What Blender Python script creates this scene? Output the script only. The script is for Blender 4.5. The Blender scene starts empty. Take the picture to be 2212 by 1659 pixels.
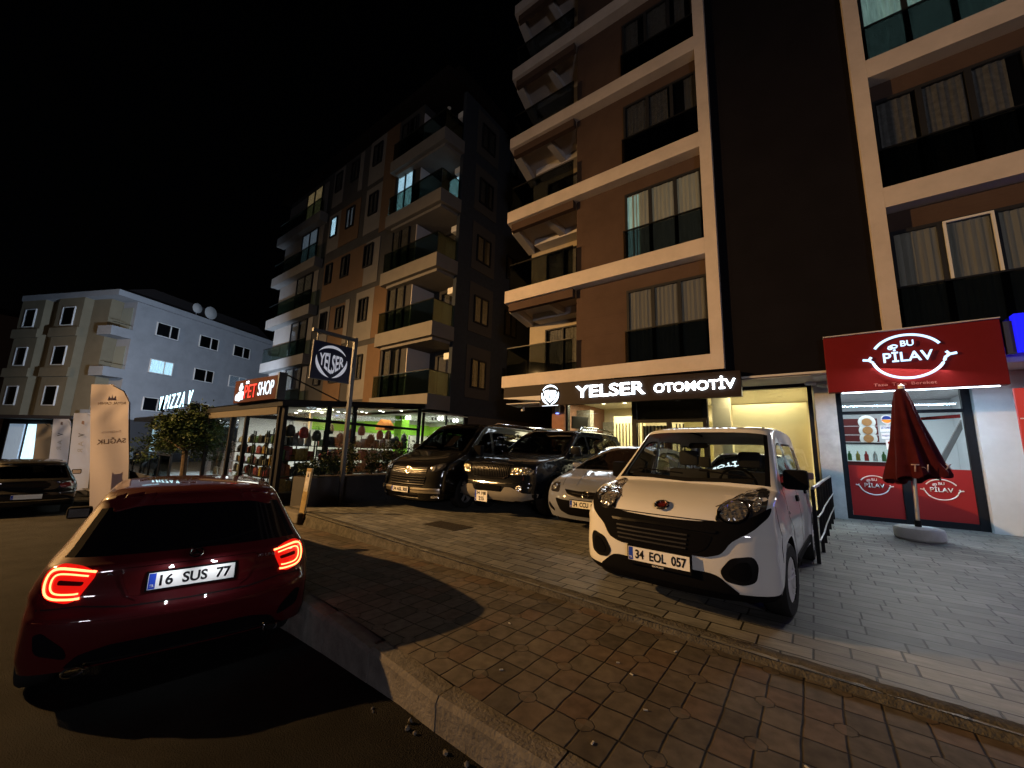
import bpy, bmesh, math, random
from math import radians, sin, cos, pi, hypot
from mathutils import Vector, Matrix, geometry
from mathutils.bvhtree import BVHTree
random.seed(7)
C = bpy.context.scene
COL = C.collection

# ------------------------------------------------------------------ camera, world, light
def rotm(yaw, pitch, roll):
    cy, sy, cp, sp = cos(yaw), sin(yaw), cos(pitch), sin(pitch)
    F = Vector((-sy*cp, cy*cp, sp)); R = Vector((cy, sy, 0)); U = R.cross(F)
    cr, sr = cos(roll), sin(roll)
    R2 = R*cr+U*sr; U2 = U*cr-R*sr
    return Matrix((R2, U2, -F)).transposed()
cam = bpy.data.cameras.new('camera'); cam_o = bpy.data.objects.new('camera', cam); COL.objects.link(cam_o)
cam_o.matrix_world = Matrix.Translation((0, 0, 1.33)) @ rotm(radians(37.4), radians(9.47), radians(1.8)).to_4x4()
cam.sensor_width = 36; cam.lens = 36*846/2212; cam.clip_start = .05; cam.clip_end = 600
C.camera = cam_o
w = bpy.data.worlds.new('World'); C.world = w; w.use_nodes = True
wn = w.node_tree; bg = wn.nodes['Background']
sky = wn.nodes.new('ShaderNodeTexSky'); sky.sky_type = 'NISHITA'; sky.sun_disc = False
sky.sun_elevation = radians(-4); sky.sun_rotation = radians(200)
wn.links.new(sky.outputs[0], bg.inputs[0]); bg.inputs[1].default_value = 0.012
C.view_settings.view_transform = 'Standard'; C.view_settings.look = 'None'; C.view_settings.exposure = 0
C.view_settings.gamma = 1
C.cycles.max_bounces = 6; C.cycles.transparent_max_bounces = 16; C.cycles.sample_clamp_indirect = 3
C.cycles.use_denoising = True
C.cycles.caustics_reflective = False; C.cycles.caustics_refractive = False

SODIUM = (1.0, .55, .19)
def lamp(name, kind, loc, power, color, size=.1, aim=None, parent=None, **k):
    l = bpy.data.lights.new(name, kind); l.energy = power; l.color = color
    if kind in ('POINT', 'SPOT'): l.shadow_soft_size = size
    if kind == 'AREA': l.size = size; l.size_y = k.get('size_y', size); l.shape = 'RECTANGLE'
    if kind == 'SPOT': l.spot_size = radians(k.get('spot', 120)); l.spot_blend = k.get('blend', .6)
    o = bpy.data.objects.new(name, l); COL.objects.link(o); o.location = loc
    if aim is not None: o.rotation_euler = (Vector(aim)-Vector(loc)).to_track_quat('-Z', 'Y').to_euler()
    if parent: o.parent = parent
    return o
LAMPS = [((-18.5, -6.0, 7.6), 28000, SODIUM), ((-31, -8.5, 7.8), 10500, (1, .66, .35))]

# ------------------------------------------------------------------ materials
MATS = {}
def mat(name, base=(.5, .5, .5), rough=.6, metal=0, emit=None, es=0, var=0, vscale=6, bump=0, bscale=40, coat=0, spec=.12):
    if name in MATS: return MATS[name]
    m = bpy.data.materials.new(name); m.use_nodes = True; n = m.node_tree; p = n.nodes['Principled BSDF']
    p.inputs['Base Color'].default_value = (*base, 1); p.inputs['Roughness'].default_value = rough
    p.inputs['Metallic'].default_value = metal; p.inputs['Coat Weight'].default_value = coat
    p.inputs['Coat Roughness'].default_value = .04; p.inputs['Specular IOR Level'].default_value = spec
    if emit: p.inputs['Emission Color'].default_value = (*emit, 1); p.inputs['Emission Strength'].default_value = es
    tc = n.nodes.new('ShaderNodeTexCoord')
    if var:
        t = n.nodes.new('ShaderNodeTexNoise'); t.inputs['Scale'].default_value = vscale; t.inputs['Detail'].default_value = 6
        t.inputs['Roughness'].default_value = .65
        n.links.new(tc.outputs['Object'], t.inputs['Vector'])
        r = n.nodes.new('ShaderNodeValToRGB'); n.links.new(t.outputs[0], r.inputs[0])
        r.color_ramp.elements[0].position = .3; r.color_ramp.elements[1].position = .7
        r.color_ramp.elements[0].color = (*[c*(1-var) for c in base], 1); r.color_ramp.elements[1].color = (*[min(1, c*(1+var)) for c in base], 1)
        n.links.new(r.outputs[0], p.inputs['Base Color'])
    if bump:
        t = n.nodes.new('ShaderNodeTexNoise'); t.inputs['Scale'].default_value = bscale; t.inputs['Detail'].default_value = 4
        n.links.new(tc.outputs['Object'], t.inputs['Vector'])
        b = n.nodes.new('ShaderNodeBump'); b.inputs['Strength'].default_value = bump; b.inputs['Distance'].default_value = .02
        n.links.new(t.outputs[0], b.inputs['Height']); n.links.new(b.outputs[0], p.inputs['Normal'])
    MATS[name] = m; return m
def glass(name, tint=(.8, .85, .85), refl=.12, rough=.02, k=.5):
    if name in MATS: return MATS[name]
    m = bpy.data.materials.new(name); m.use_nodes = True; n = m.node_tree; n.nodes.clear()
    o = n.nodes.new('ShaderNodeOutputMaterial'); mx = n.nodes.new('ShaderNodeMixShader')
    tr = n.nodes.new('ShaderNodeBsdfTransparent'); tr.inputs[0].default_value = (*tint, 1)
    gl = n.nodes.new('ShaderNodeBsdfGlossy'); gl.inputs[0].default_value = (.9, .92, .95, 1); gl.inputs['Roughness'].default_value = rough
    fr = n.nodes.new('ShaderNodeLayerWeight'); fr.inputs[0].default_value = .35
    ma = n.nodes.new('ShaderNodeMath'); ma.operation = 'MULTIPLY_ADD'; ma.inputs[1].default_value = k; ma.inputs[2].default_value = refl
    n.links.new(fr.outputs['Fresnel'], ma.inputs[0]); n.links.new(ma.outputs[0], mx.inputs[0])
    n.links.new(tr.outputs[0], mx.inputs[1]); n.links.new(gl.outputs[0], mx.inputs[2]); n.links.new(mx.outputs[0], o.inputs[0])
    MATS[name] = m; return m
def emis(name, col, s):
    return mat(name, (.02, .02, .02), .6, emit=col, es=s)
class NB:
    """tiny node helper"""
    def __init__(s, m): s.t = m.node_tree
    def m(s, op, a, b=None, c=None):
        n = s.t.nodes.new('ShaderNodeMath'); n.operation = op
        for i, v in enumerate((a, b, c)):
            if v is None: continue
            if isinstance(v, (int, float)): n.inputs[i].default_value = v
            else: s.t.links.new(v, n.inputs[i])
        return n.outputs[0]
def paver_mat():
    m = mat('sidewalk_pavers', (.3, .25, .2), .8); n = m.node_tree; p = n.nodes['Principled BSDF']; k = NB(m)
    tc = n.nodes.new('ShaderNodeTexCoord'); sx = n.nodes.new('ShaderNodeSeparateXYZ')
    nz = n.nodes.new('ShaderNodeTexNoise'); nz.inputs['Scale'].default_value = 5; n.links.new(tc.outputs['Object'], nz.inputs[0])
    wob = k.m('MULTIPLY_ADD', nz.outputs[0], .024, -.012)
    n.links.new(tc.outputs['Object'], sx.inputs[0])
    X = k.m('ADD', sx.outputs[0], wob); Y = k.m('ADD', sx.outputs[1], wob)
    u = k.m('DIVIDE', k.m('ADD', X, 2.10), .355); v = k.m('DIVIDE', k.m('ADD', Y, -2.06), .42)
    def cdist(a, per):  # distance (m) to nearest integer
        f = k.m('FRACT', k.m('ADD', a, .5)); return k.m('MULTIPLY', k.m('ABSOLUTE', k.m('SUBTRACT', f, .5)), per)
    u2 = k.m('MULTIPLY', u, 2); v2 = k.m('MULTIPLY', v, 2)
    cu = k.m('FLOOR', k.m('ADD', u2, 0)); cv = k.m('FLOOR', v2)
    half = k.m('MULTIPLY', k.m('FRACT', k.m('MULTIPLY', cu, .5)), .0)
    dl = k.m('MINIMUM', cdist(u2, .1775), cdist(v2, .21))
    du, dv = cdist(u, .355), cdist(v, .42)
    oc = k.m('MAXIMUM', k.m('MAXIMUM', du, dv), k.m('MULTIPLY', k.m('ADD', du, dv), .72))
    ring = k.m('ADD', k.m('ABSOLUTE', k.m('SUBTRACT', oc, .05)), .0035)
    ins = k.m('LESS_THAN', oc, .05)
    dl = k.m('ADD', dl, k.m('MULTIPLY', ins, 1)); d = k.m('MINIMUM', dl, ring)
    line = n.nodes.new('ShaderNodeMapRange'); n.links.new(d, line.inputs[0]); line.inputs[1].default_value = .0015; line.inputs[2].default_value = .008
    cell = n.nodes.new('ShaderNodeCombineXYZ'); n.links.new(cu, cell.inputs[0]); n.links.new(cv, cell.inputs[1])
    wn_ = n.nodes.new('ShaderNodeTexWhiteNoise'); wn_.noise_dimensions = '2D'; n.links.new(cell.outputs[0], wn_.inputs[0])
    rp = n.nodes.new('ShaderNodeValToRGB'); n.links.new(wn_.outputs[0], rp.inputs[0])
    rp.color_ramp.elements[0].color = (.078, .068, .057, 1); rp.color_ramp.elements[1].color = (.14, .122, .10, 1)
    e = rp.color_ramp.elements.new(.55); e.color = (.125, .11, .094, 1)
    e = rp.color_ramp.elements.new(.93); e.color = (.12, .088, .068, 1)
    st = n.nodes.new('ShaderNodeTexNoise'); st.inputs['Scale'].default_value = 14; st.inputs['Detail'].default_value = 8; n.links.new(tc.outputs['Object'], st.inputs[0])
    st2 = n.nodes.new('ShaderNodeMapRange'); n.links.new(st.outputs[0], st2.inputs[0]); st2.inputs[1].default_value = .3; st2.inputs[2].default_value = .7; st2.inputs[3].default_value = .7; st2.inputs[4].default_value = 1.15
    big = n.nodes.new('ShaderNodeTexNoise'); big.inputs['Scale'].default_value = .9; big.inputs['Detail'].default_value = 3; n.links.new(tc.outputs['Object'], big.inputs[0])
    bg2 = n.nodes.new('ShaderNodeMapRange'); n.links.new(big.outputs[0], bg2.inputs[0]); bg2.inputs[1].default_value = .3; bg2.inputs[2].default_value = .7; bg2.inputs[3].default_value = .75; bg2.inputs[4].default_value = 1.1
    f = k.m('MULTIPLY', k.m('MULTIPLY', st2.outputs[0], bg2.outputs[0]), k.m('MULTIPLY_ADD', line.outputs[0], .78, .22))
    mu = n.nodes.new('ShaderNodeVectorMath'); mu.operation = 'SCALE'; n.links.new(rp.outputs[0], mu.inputs[0]); n.links.new(f, mu.inputs['Scale'])
    n.links.new(mu.outputs[0], p.inputs['Base Color'])
    b = n.nodes.new('ShaderNodeBump'); b.inputs['Strength'].default_value = .9; b.inputs['Distance'].default_value = .012
    h = k.m('MULTIPLY_ADD', st.outputs[0], .25, line.outputs[0]); n.links.new(h, b.inputs['Height']); n.links.new(b.outputs[0], p.inputs['Normal'])
    return m
def slab_mat():
    m = mat('forecourt_slabs', (.3, .3, .28), .55); n = m.node_tree; p = n.nodes['Principled BSDF']; k = NB(m)
    tc = n.nodes.new('ShaderNodeTexCoord')
    def brick(sc, off, w_, h_):
        mp = n.nodes.new('ShaderNodeMapping'); mp.inputs['Location'].default_value = off; n.links.new(tc.outputs['Object'], mp.inputs[0])
        b = n.nodes.new('ShaderNodeTexBrick'); n.links.new(mp.outputs[0], b.inputs[0]); b.inputs['Scale'].default_value = 1
        b.inputs['Brick Width'].default_value = w_; b.inputs['Row Height'].default_value = h_; b.inputs['Mortar Size'].default_value = .008
        b.inputs['Mortar Smooth'].default_value = .3; b.offset = .37; b.squash = 1.5; b.squash_frequency = 3
        b.inputs['Color1'].default_value = (.12, .12, .115, 1); b.inputs['Color2'].default_value = (.20, .20, .185, 1); b.inputs['Mortar'].default_value = (.02, .02, .019, 1)
        return b
    b1 = brick(1, (.1, .05, 0), .33, .19)
    st = n.nodes.new('ShaderNodeTexNoise'); st.inputs['Scale'].default_value = 7; st.inputs['Detail'].default_value = 8; st.inputs['Roughness'].default_value = .7
    mp = n.nodes.new('ShaderNodeMapping'); mp.inputs['Scale'].default_value = (.6, 2.2, 1); n.links.new(tc.outputs['Object'], mp.inputs[0]); n.links.new(mp.outputs[0], st.inputs[0])
    r = n.nodes.new('ShaderNodeMapRange'); n.links.new(st.outputs[0], r.inputs[0]); r.inputs[1].default_value = .3; r.inputs[2].default_value = .7; r.inputs[3].default_value = .6; r.inputs[4].default_value = 1.35
    bigm = n.nodes.new('ShaderNodeTexNoise'); bigm.inputs['Scale'].default_value = .7; bigm.inputs['Detail'].default_value = 4; n.links.new(tc.outputs['Object'], bigm.inputs[0])
    r2 = n.nodes.new('ShaderNodeMapRange'); n.links.new(bigm.outputs[0], r2.inputs[0]); r2.inputs[1].default_value = .3; r2.inputs[2].default_value = .7; r2.inputs[3].default_value = .7; r2.inputs[4].default_value = 1.2
    mu = n.nodes.new('ShaderNodeVectorMath'); mu.operation = 'SCALE'; n.links.new(b1.outputs[0], mu.inputs[0]); n.links.new(k.m('MULTIPLY', r.outputs[0], r2.outputs[0]), mu.inputs['Scale'])
    n.links.new(mu.outputs[0], p.inputs['Base Color'])
    b = n.nodes.new('ShaderNodeBump'); b.inputs['Strength'].default_value = .7; b.inputs['Distance'].default_value = .01
    n.links.new(k.m('SUBTRACT', k.m('MULTIPLY', st.outputs[0], .8), b1.outputs['Fac']), b.inputs['Height']); n.links.new(b.outputs[0], p.inputs['Normal'])
    return m
def sparkle(name, base, scale=60, rough=.12):
    m = mat(name, base, rough, .9); n = m.node_tree; p = n.nodes['Principled BSDF']
    tc = n.nodes.new('ShaderNodeTexCoord'); v = n.nodes.new('ShaderNodeTexVoronoi'); v.inputs['Scale'].default_value = scale
    n.links.new(tc.outputs['Object'], v.inputs[0]); b = n.nodes.new('ShaderNodeBump'); b.inputs['Strength'].default_value = 1; b.inputs['Distance'].default_value = .02
    n.links.new(v.outputs[0], b.inputs['Height']); n.links.new(b.outputs[0], p.inputs['Normal']); return m

# ------------------------------------------------------------------ object helpers
def tag(o, label=None, cat=None, group=None, kind=None):
    if label: o['label'] = label
    if cat: o['category'] = cat
    if group: o['group'] = group
    if kind: o['kind'] = kind
    return o
def thing(name, label, cat, loc=(0, 0, 0), rz=0, group=None):
    o = bpy.data.objects.new(name, None); COL.objects.link(o); o.location = loc; o.rotation_euler = (0, 0, rz)
    o.empty_display_size = .2
    return tag(o, label, cat, group)
def link(name, bm, m, parent=None, smooth=False, angle=35):
    me = bpy.data.meshes.new(name); bm.to_mesh(me); bm.free()
    if m: me.materials.append(m)
    if smooth:
        for p in me.polygons: p.use_smooth = True
        me.set_sharp_from_angle(angle=radians(angle))
    o = bpy.data.objects.new(name, me); COL.objects.link(o)
    if parent: o.parent = parent
    return o
class MB:
    def __init__(s): s.b = bmesh.new()
    def box(s, x0, x1, y0, y1, z0, z1, bev=0):
        M = Matrix.Translation(((x0+x1)/2, (y0+y1)/2, (z0+z1)/2)) @ Matrix.Diagonal((abs(x1-x0), abs(y1-y0), abs(z1-z0), 1))
        g = bmesh.ops.create_cube(s.b, size=1, matrix=M)
        if bev:
            es = list({e for v in g['verts'] for e in v.link_edges})
            bmesh.ops.bevel(s.b, geom=es, offset=bev, segments=2, affect='EDGES', profile=.6)
        return s
    def quad(s, *p):
        s.b.faces.new([s.b.verts.new(q) for q in p]); return s
    def poly(s, pts): return s.quad(*pts)
    def tube(s, pts, r, n=8, closed=False):
        pts = [Vector(p) for p in pts]; rings = []
        N = len(pts)
        for i, p in enumerate(pts):
            a = pts[(i-1) % N] if (closed or i > 0) else p; b = pts[(i+1) % N] if (closed or i < N-1) else p
            d = (b-a).normalized(); up = Vector((0, 0, 1)) if abs(d.z) < .9 else Vector((1, 0, 0))
            u = d.cross(up).normalized(); v = d.cross(u)
            rr = r[i] if isinstance(r, (list, tuple)) else r
            rings.append([s.b.verts.new(p+u*rr*cos(t*2*pi/n)+v*rr*sin(t*2*pi/n)) for t in range(n)])
        for i in range(N if closed else N-1):
            A, B = rings[i], rings[(i+1) % N]
            for t in range(n): s.b.faces.new((A[t], A[(t+1) % n], B[(t+1) % n], B[t]))
        if not closed:
            s.b.faces.new(rings[0][::-1]); s.b.faces.new(rings[-1])
        return s
    def cyl(s, p0, p1, r, n=12): return s.tube([p0, p1], r, n)
    def lathe(s, prof, origin=(0, 0, 0), axis='z', n=24):
        rings = []
        for (r, h) in prof:
            ring = []
            for t in range(n):
                a = 2*pi*t/n
                if axis == 'z': q = (r*cos(a), r*sin(a), h)
                elif axis == 'y': q = (r*cos(a), h, r*sin(a))
                else: q = (h, r*cos(a), r*sin(a))
                ring.append(s.b.verts.new(Vector(q)+Vector(origin)))
            rings.append(ring)
        for A, B in zip(rings, rings[1:]):
            for t in range(n): s.b.faces.new((A[t], A[(t+1) % n], B[(t+1) % n], B[t]))
        return s
    def prism(s, pts, y0, y1, plane='xz'):
        f = (lambda p, h: (p[0], h, p[1])) if plane == 'xz' else ((lambda p, h: (h, p[0], p[1])) if plane == 'yz' else (lambda p, h: (p[0], p[1], h)))
        A = [s.b.verts.new(f(p, y0)) for p in pts]; B = [s.b.verts.new(f(p, y1)) for p in pts]
        s.b.faces.new(A); s.b.faces.new(B[::-1]); N = len(pts)
        for i in range(N): s.b.faces.new((A[i], B[i], B[(i+1) % N], A[(i+1) % N]))
        return s
    def build(s, name, m, parent=None, smooth=False, angle=35):
        bmesh.ops.recalc_face_normals(s.b, faces=s.b.faces)
        return link(name, s.b, m, parent, smooth, angle)
def frame3(o, xd, up):
    xd = Vector(xd).normalized(); up = Vector(up); up = (up-xd*up.dot(xd)).normalized(); n = xd.cross(up)
    return Matrix((xd, up, n)).transposed().to_4x4(), Vector(o)
def text_bm(body, h=None, wd=None, depth=.02, bold=0, shear=0, warp=None):
    """letters in a local frame: centred x, centred y, extruded in z"""
    cu = bpy.data.curves.new('letters', 'FONT'); cu.body = body; cu.size = 1; cu.offset = bold; cu.shear = shear
    cu.resolution_u = 4; cu.align_x = 'LEFT'
    ob = bpy.data.objects.new('letters', cu); COL.objects.link(ob)
    dg = bpy.context.evaluated_depsgraph_get(); me = bpy.data.meshes.new_from_object(ob.evaluated_get(dg))
    bm = bmesh.new(); bm.from_mesh(me); bpy.data.objects.remove(ob); bpy.data.curves.remove(cu); bpy.data.meshes.remove(me)
    xs = [v.co.x for v in bm.verts]; ys = [v.co.y for v in bm.verts]
    x0, x1, y0, y1 = min(xs), max(xs), min(ys), max(ys)
    sy = h/(y1-y0) if h else 1; sx = wd/(x1-x0) if wd else sy
    for v in bm.verts:
        a, b = (v.co.x-(x0+x1)/2)*sx, (v.co.y-(y0+y1)/2)*sy
        if warp: a, b = warp(a, b)
        v.co = (a, b, 0)
    bmesh.ops.remove_doubles(bm, verts=bm.verts, dist=1e-5)
    g = bmesh.ops.extrude_face_region(bm, geom=bm.faces[:])
    for v in [q for q in g['geom'] if isinstance(q, bmesh.types.BMVert)]: v.co.z += depth
    bmesh.ops.recalc_face_normals(bm, faces=bm.faces)
    return bm
def place_bm(bm, o, xd, up):
    M, O = frame3(o, xd, up)
    bmesh.ops.transform(bm, matrix=Matrix.Translation(O) @ M, verts=bm.verts); return bm
def text(name, body, m, parent, o, xd, up, h=None, wd=None, **k):
    return link(name, place_bm(text_bm(body, h, wd, **k), o, xd, up), m, parent)
def subframe(bm_, o, xd, up): return place_bm(bm_, o, xd, up)
def copy_tree(o, parent=None):
    c = o.copy(); COL.objects.link(c)
    if parent: c.parent = parent
    for ch in list(o.children): copy_tree(ch, c)
    return c
X_, Y_, Z_ = Vector((1, 0, 0)), Vector((0, 1, 0)), Vector((0, 0, 1))

# common materials
WHITE_E = emis('white_led', (.80, .92, 1), 4); STRONG_E = emis('bright_white_led', (.82, .93, 1), 16)
BLACKM = mat('black_metal', (.008, .0085, .010), .4, 0, spec=.2)
DARKGREY = mat('dark_grey_metal', (.03, .031, .034), .4, 0, spec=.3)
CHROME = mat('chrome', (.75, .75, .76), .12, 1)
RUBBER = mat('rubber', (.015, .015, .015), .75, bump=.3, bscale=60)
PLASTIC = mat('black_plastic', (.005, .005, .006), .8, spec=.03)
WHITEP = mat('white_plastic', (.75, .75, .73), .4)
PAPER = mat('white_print', (.72, .72, .70), .5)
BLACKP = mat('black_print', (.01, .01, .012), .6)
BLUEP = mat('blue_print', (.02, .06, .45), .5)
SHOPGLASS = glass('shop_glass', (.9, .93, .92), .04, k=.3)
TINTGLASS = glass('tinted_railing_glass', (.42, .45, .46), .04)
GREENGLASS = glass('green_railing_glass', (.5, .6, .55), .05)
CURTAIN = mat('curtain', (.34, .315, .29), .9, var=.25, vscale=9)

# ------------------------------------------------------------------ ground
def zroad(x, y=0):
    if x > -2: return -.24
    if x > -4.5: return -.24-.1*(-2-x)
    if x > -24: return -.49-.024*(-4.5-x)
    return -.96
def zwalk(x):
    if x > -2: return -.05
    if x > -24: return -.05-.028*(-2-x)
    return -.66
XS = [-160, -100, -60, -40, -24, -18, -12]+[-9.6+.39*i for i in range(41)]+[12, 40]
def kerbY(x): # outer edge of near kerb
    return 1.72+.5*(1-math.exp(-max(0, -1.5-x)**1.3*.22))
def strip(name, ya, yb, zf, m, kind='structure', xs=XS, dz=0):
    b = bmesh.new(); prev = None
    for x in xs:
        a = b.verts.new((x, ya(x), zf(x)+dz)); c = b.verts.new((x, yb(x), zf(x)+dz))
        if prev: b.faces.new((prev[0], a, c, prev[1]))
        prev = (a, c)
    bmesh.ops.recalc_face_normals(b, faces=b.faces)
    for f in b.faces:
        if f.normal.z < 0: f.normal_flip()
    o = link(name, b, m); tag(o, kind=kind); return o
ASPH = mat('asphalt', (.014, .0138, .0135), .95, var=.4, vscale=1.5, bump=1, bscale=120, spec=.08)
strip('road', lambda x: -60, lambda x: kerbY(x)+.3, zroad, ASPH)
tag(MB().quad((-400, -400, -1.6), (400, -400, -1.6), (400, 400, -1.6), (-400, 400, -1.6)).build('ground', mat('far_ground', (.06, .055, .05), .9, var=.2)), kind='structure')
def fcY(x): return max(3.28, 3.36-.062*x) if x > -9 else 3.92
strip('sidewalk', lambda x: kerbY(x)+.13, lambda x: fcY(x)+.1, zwalk, paver_mat(), xs=[-160, -100, -60, -40, -24, -18, -12]+[-9.6+.39*i for i in range(41)]+[12, 40])
KERBM = mat('kerb_concrete', (.13, .12, .11), .85, var=.3, vscale=7, bump=.5, bscale=50)
def kerb_stones():
    x = 6.0; first = None; k = 0
    while x > -9.5:
        x1 = x-.78; b = MB()
        ya, yb = kerbY(x), kerbY(x1); zt = zwalk((x+x1)/2)-.012
        A = [(x-.006, ya, -1.2), (x1+.006, yb, -1.2), (x1+.006, yb+.14, -1.2), (x-.006, ya+.14, -1.2)]
        T = [(p[0], p[1]+(.018 if i < 2 else 0), zt-(.0)) for i, p in enumerate(A)]
        M_ = [(p[0], p[1], zt-.03) for p in A]
        vb = [b.b.verts.new(p) for p in A]; vm = [b.b.verts.new(p) for p in M_]; vt = [b.b.verts.new(p) for p in T]
        for lo, hi in ((vb, vm), (vm, vt)):
            for i in range(4): b.b.faces.new((lo[i], lo[(i+1) % 4], hi[(i+1) % 4], hi[i]))
        b.b.faces.new(vt)
        o = b.build('kerb_stone', KERBM); tag(o, 'worn concrete kerb stone edging the paved sidewalk', 'kerb stone', 'kerb stones along the sidewalk')
        x = x1
kerb_stones()
strip('forecourt', lambda x: fcY(x), lambda x: 40, lambda x: 0 if x > -8.5 else -.02, slab_mat(), xs=[-8.9, -8, -6, -4, -2, 0, 2, 6, 12, 40])
# rough edge band between sidewalk and forecourt
def edge_band():
    b = bmesh.new(); rnd = random.Random(3); N = 150; rows = []
    for i in range(N+1):
        x = -8.9+i*(14.9/N); j = (rnd.random()-.5)*.03; y = fcY(x)
        zz = zwalk(x)
        rows.append([b.verts.new(p) for p in ((x, y-.02+j*.6, zz-.02), (x, y+.0+j, zz+.4*(0-zz)), (x, y+.045+j, .006+rnd.random()*.008), (x, y+.13+j*.8, .008), (x, y+.16, -.01))])
    for A, B in zip(rows, rows[1:]):
        for k in range(4): b.faces.new((A[k], B[k], B[k+1], A[k+1]))
    o = link('forecourt_edge', b, mat('edge_mortar', (.075, .07, .06), .95, var=.45, vscale=11, bump=1, bscale=60), smooth=True, angle=60); tag(o, kind='structure')
edge_band()
tag(MB().box(-5.5, -4.7, 4.75, 5.2, .001, .006).build('manhole_cover', mat('manhole_iron', (.05, .045, .04), .6, .5, bump=.8, bscale=90)), 'dark rectangular drain cover in the paving before the black cars', 'manhole cover')
tag(strip('side_ground', lambda x: fcY(-9)+.05, lambda x: 60, lambda x: zwalk(x)+.004 if x < -9 else -.245, mat('yard_concrete', (.2, .19, .175), .8, var=.3), xs=[-160, -60, -40, -24, -18, -12, -8.9]), kind='structure')

# litter: bright chips and gravel by the kerb
def pebbles():
    rnd = random.Random(5); base = None
    PM = mat('gravel_stone', (.12, .11, .10), .9, var=.3, vscale=30)
    for i in range(15):
        x = -2.3+rnd.random()*2.2; y = kerbY(x)-.02-abs(rnd.gauss(0, .06))
        s = .008+rnd.random()*.014; b = bmesh.new(); bmesh.ops.create_icosphere(b, subdivisions=1, radius=s)
        for v in b.verts: v.co *= .7+rnd.random()*.6
        o = link('pebble', b, PM); o.location = (x, y, zroad(x)+s*.4)
        tag(o, 'small loose stone lying in the gutter against the kerb', 'pebble', 'loose stones in the gutter')
    LM = mat('litter_paper', (.4, .4, .38), .6)
    for i in range(12):
        x = -3.4+rnd.random()*4; y = kerbY(x)+.1+rnd.random()*1.5
        o = MB().box(-.012, .012, -.005, .005, 0, .006, .002).build('cigarette_butt', LM); o.location = (x, y, zwalk(x)+.002); o.rotation_euler = (0, 0, rnd.random()*3)
        tag(o, 'tiny white scrap of litter on the brown pavers', 'litter', 'scraps of litter on the sidewalk')
pebbles()

# ------------------------------------------------------------------ street lamps (out of frame, they light the street)
for i, (L, pw, colr) in enumerate(LAMPS):
    t = thing('street_lamp', ['street lamp with warm light across the road behind the red car', 'street lamp with warm light farther down the road'][i], 'street lamp', (L[0], L[1]-1.6, zroad(L[0])), 0, 'street lamps across the road')
    h = L[2]-zroad(L[0])
    MB().tube([(0, 0, 0), (0, 0, h*.6), (0, .1, h*.95), (0, .8, h+.15), (0, 1.5, h+.16)], [.09, .07, .055, .045, .04], 10).build('pole', DARKGREY, t, True)
    MB().box(-.14, .14, 1.25, 1.95, h+.06, h+.2, .03).build('lamp_head', DARKGREY, t, True)
    lamp('lamp_light', 'SPOT', (0, 1.6, h+.02), pw, colr, .09, (7.2 if i == 0 else 2, 10.5+1.6, h-7.2), t, spot=(114, 170)[i], blend=1.0)
# NOTE aim is in the thing's own frame

# ------------------------------------------------------------------ windows etc.
FRAME = mat('dark_window_frame', (.025, .026, .03), .4, .2)
WFRAME = mat('white_window_frame', (.6, .6, .6), .45)
DARKROOM = mat('dark_room', (.012, .012, .014), .7)
WINGLASS = glass('window_glass', (.8, .82, .83), .05)
def lit(name, c, s): # a curtain with the lamp of the room behind it
    m = mat(name, c, .9, emit=c, es=s, var=0)
    n = m.node_tree; p = n.nodes['Principled BSDF']; tc = n.nodes.new('ShaderNodeTexCoord')
    wv = n.nodes.new('ShaderNodeTexNoise'); mp = n.nodes.new('ShaderNodeMapping'); mp.inputs['Scale'].default_value = (14, 14, .5)
    n.links.new(tc.outputs['Object'], mp.inputs[0]); n.links.new(mp.outputs[0], wv.inputs[0]); wv.inputs['Detail'].default_value = 3
    r = n.nodes.new('ShaderNodeMapRange'); n.links.new(wv.outputs[0], r.inputs[0]); r.inputs[1].default_value = .3; r.inputs[2].default_value = .7
    r.inputs[3].default_value = s*.45; r.inputs[4].default_value = s*1.25; n.links.new(r.outputs[0], p.inputs['Emission Strength']); return m
LIT = dict(warm=lit('lit_curtain_warm', (1, .72, .34), .28), dim=lit('lit_curtain_dim', (.72, .62, .42), .12), teal=lit('lit_curtain_teal', (.62, .95, .82), .42),
           cool=lit('lit_curtain_cool', (.55, .85, 1), 1.7), pale=lit('lit_curtain_pale', (.62, .78, .95), .2), faint=lit('lit_curtain_faint', (.55, .5, .42), .03))
def curtain_bm(b, x0, x1, z0, z1, y, axis='y', s=1):
    n = max(8, int((x1-x0)/.035)); prev = None
    for i in range(n+1):
        x = x0+(x1-x0)*i/n; d = .012*sin(i*1.9)+.008*sin(i*.7)
        A, B = ((x, y+d, z0), (x, y+d, z1)) if axis == 'y' else ((y+s*d, x, z0), (y+s*d, x, z1))
        a, c = b.b.verts.new(A), b.b.verts.new(B)
        if prev: b.b.faces.new((prev[0], a, c, prev[1]))
        prev = (a, c)
WR = random.Random(77)
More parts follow.
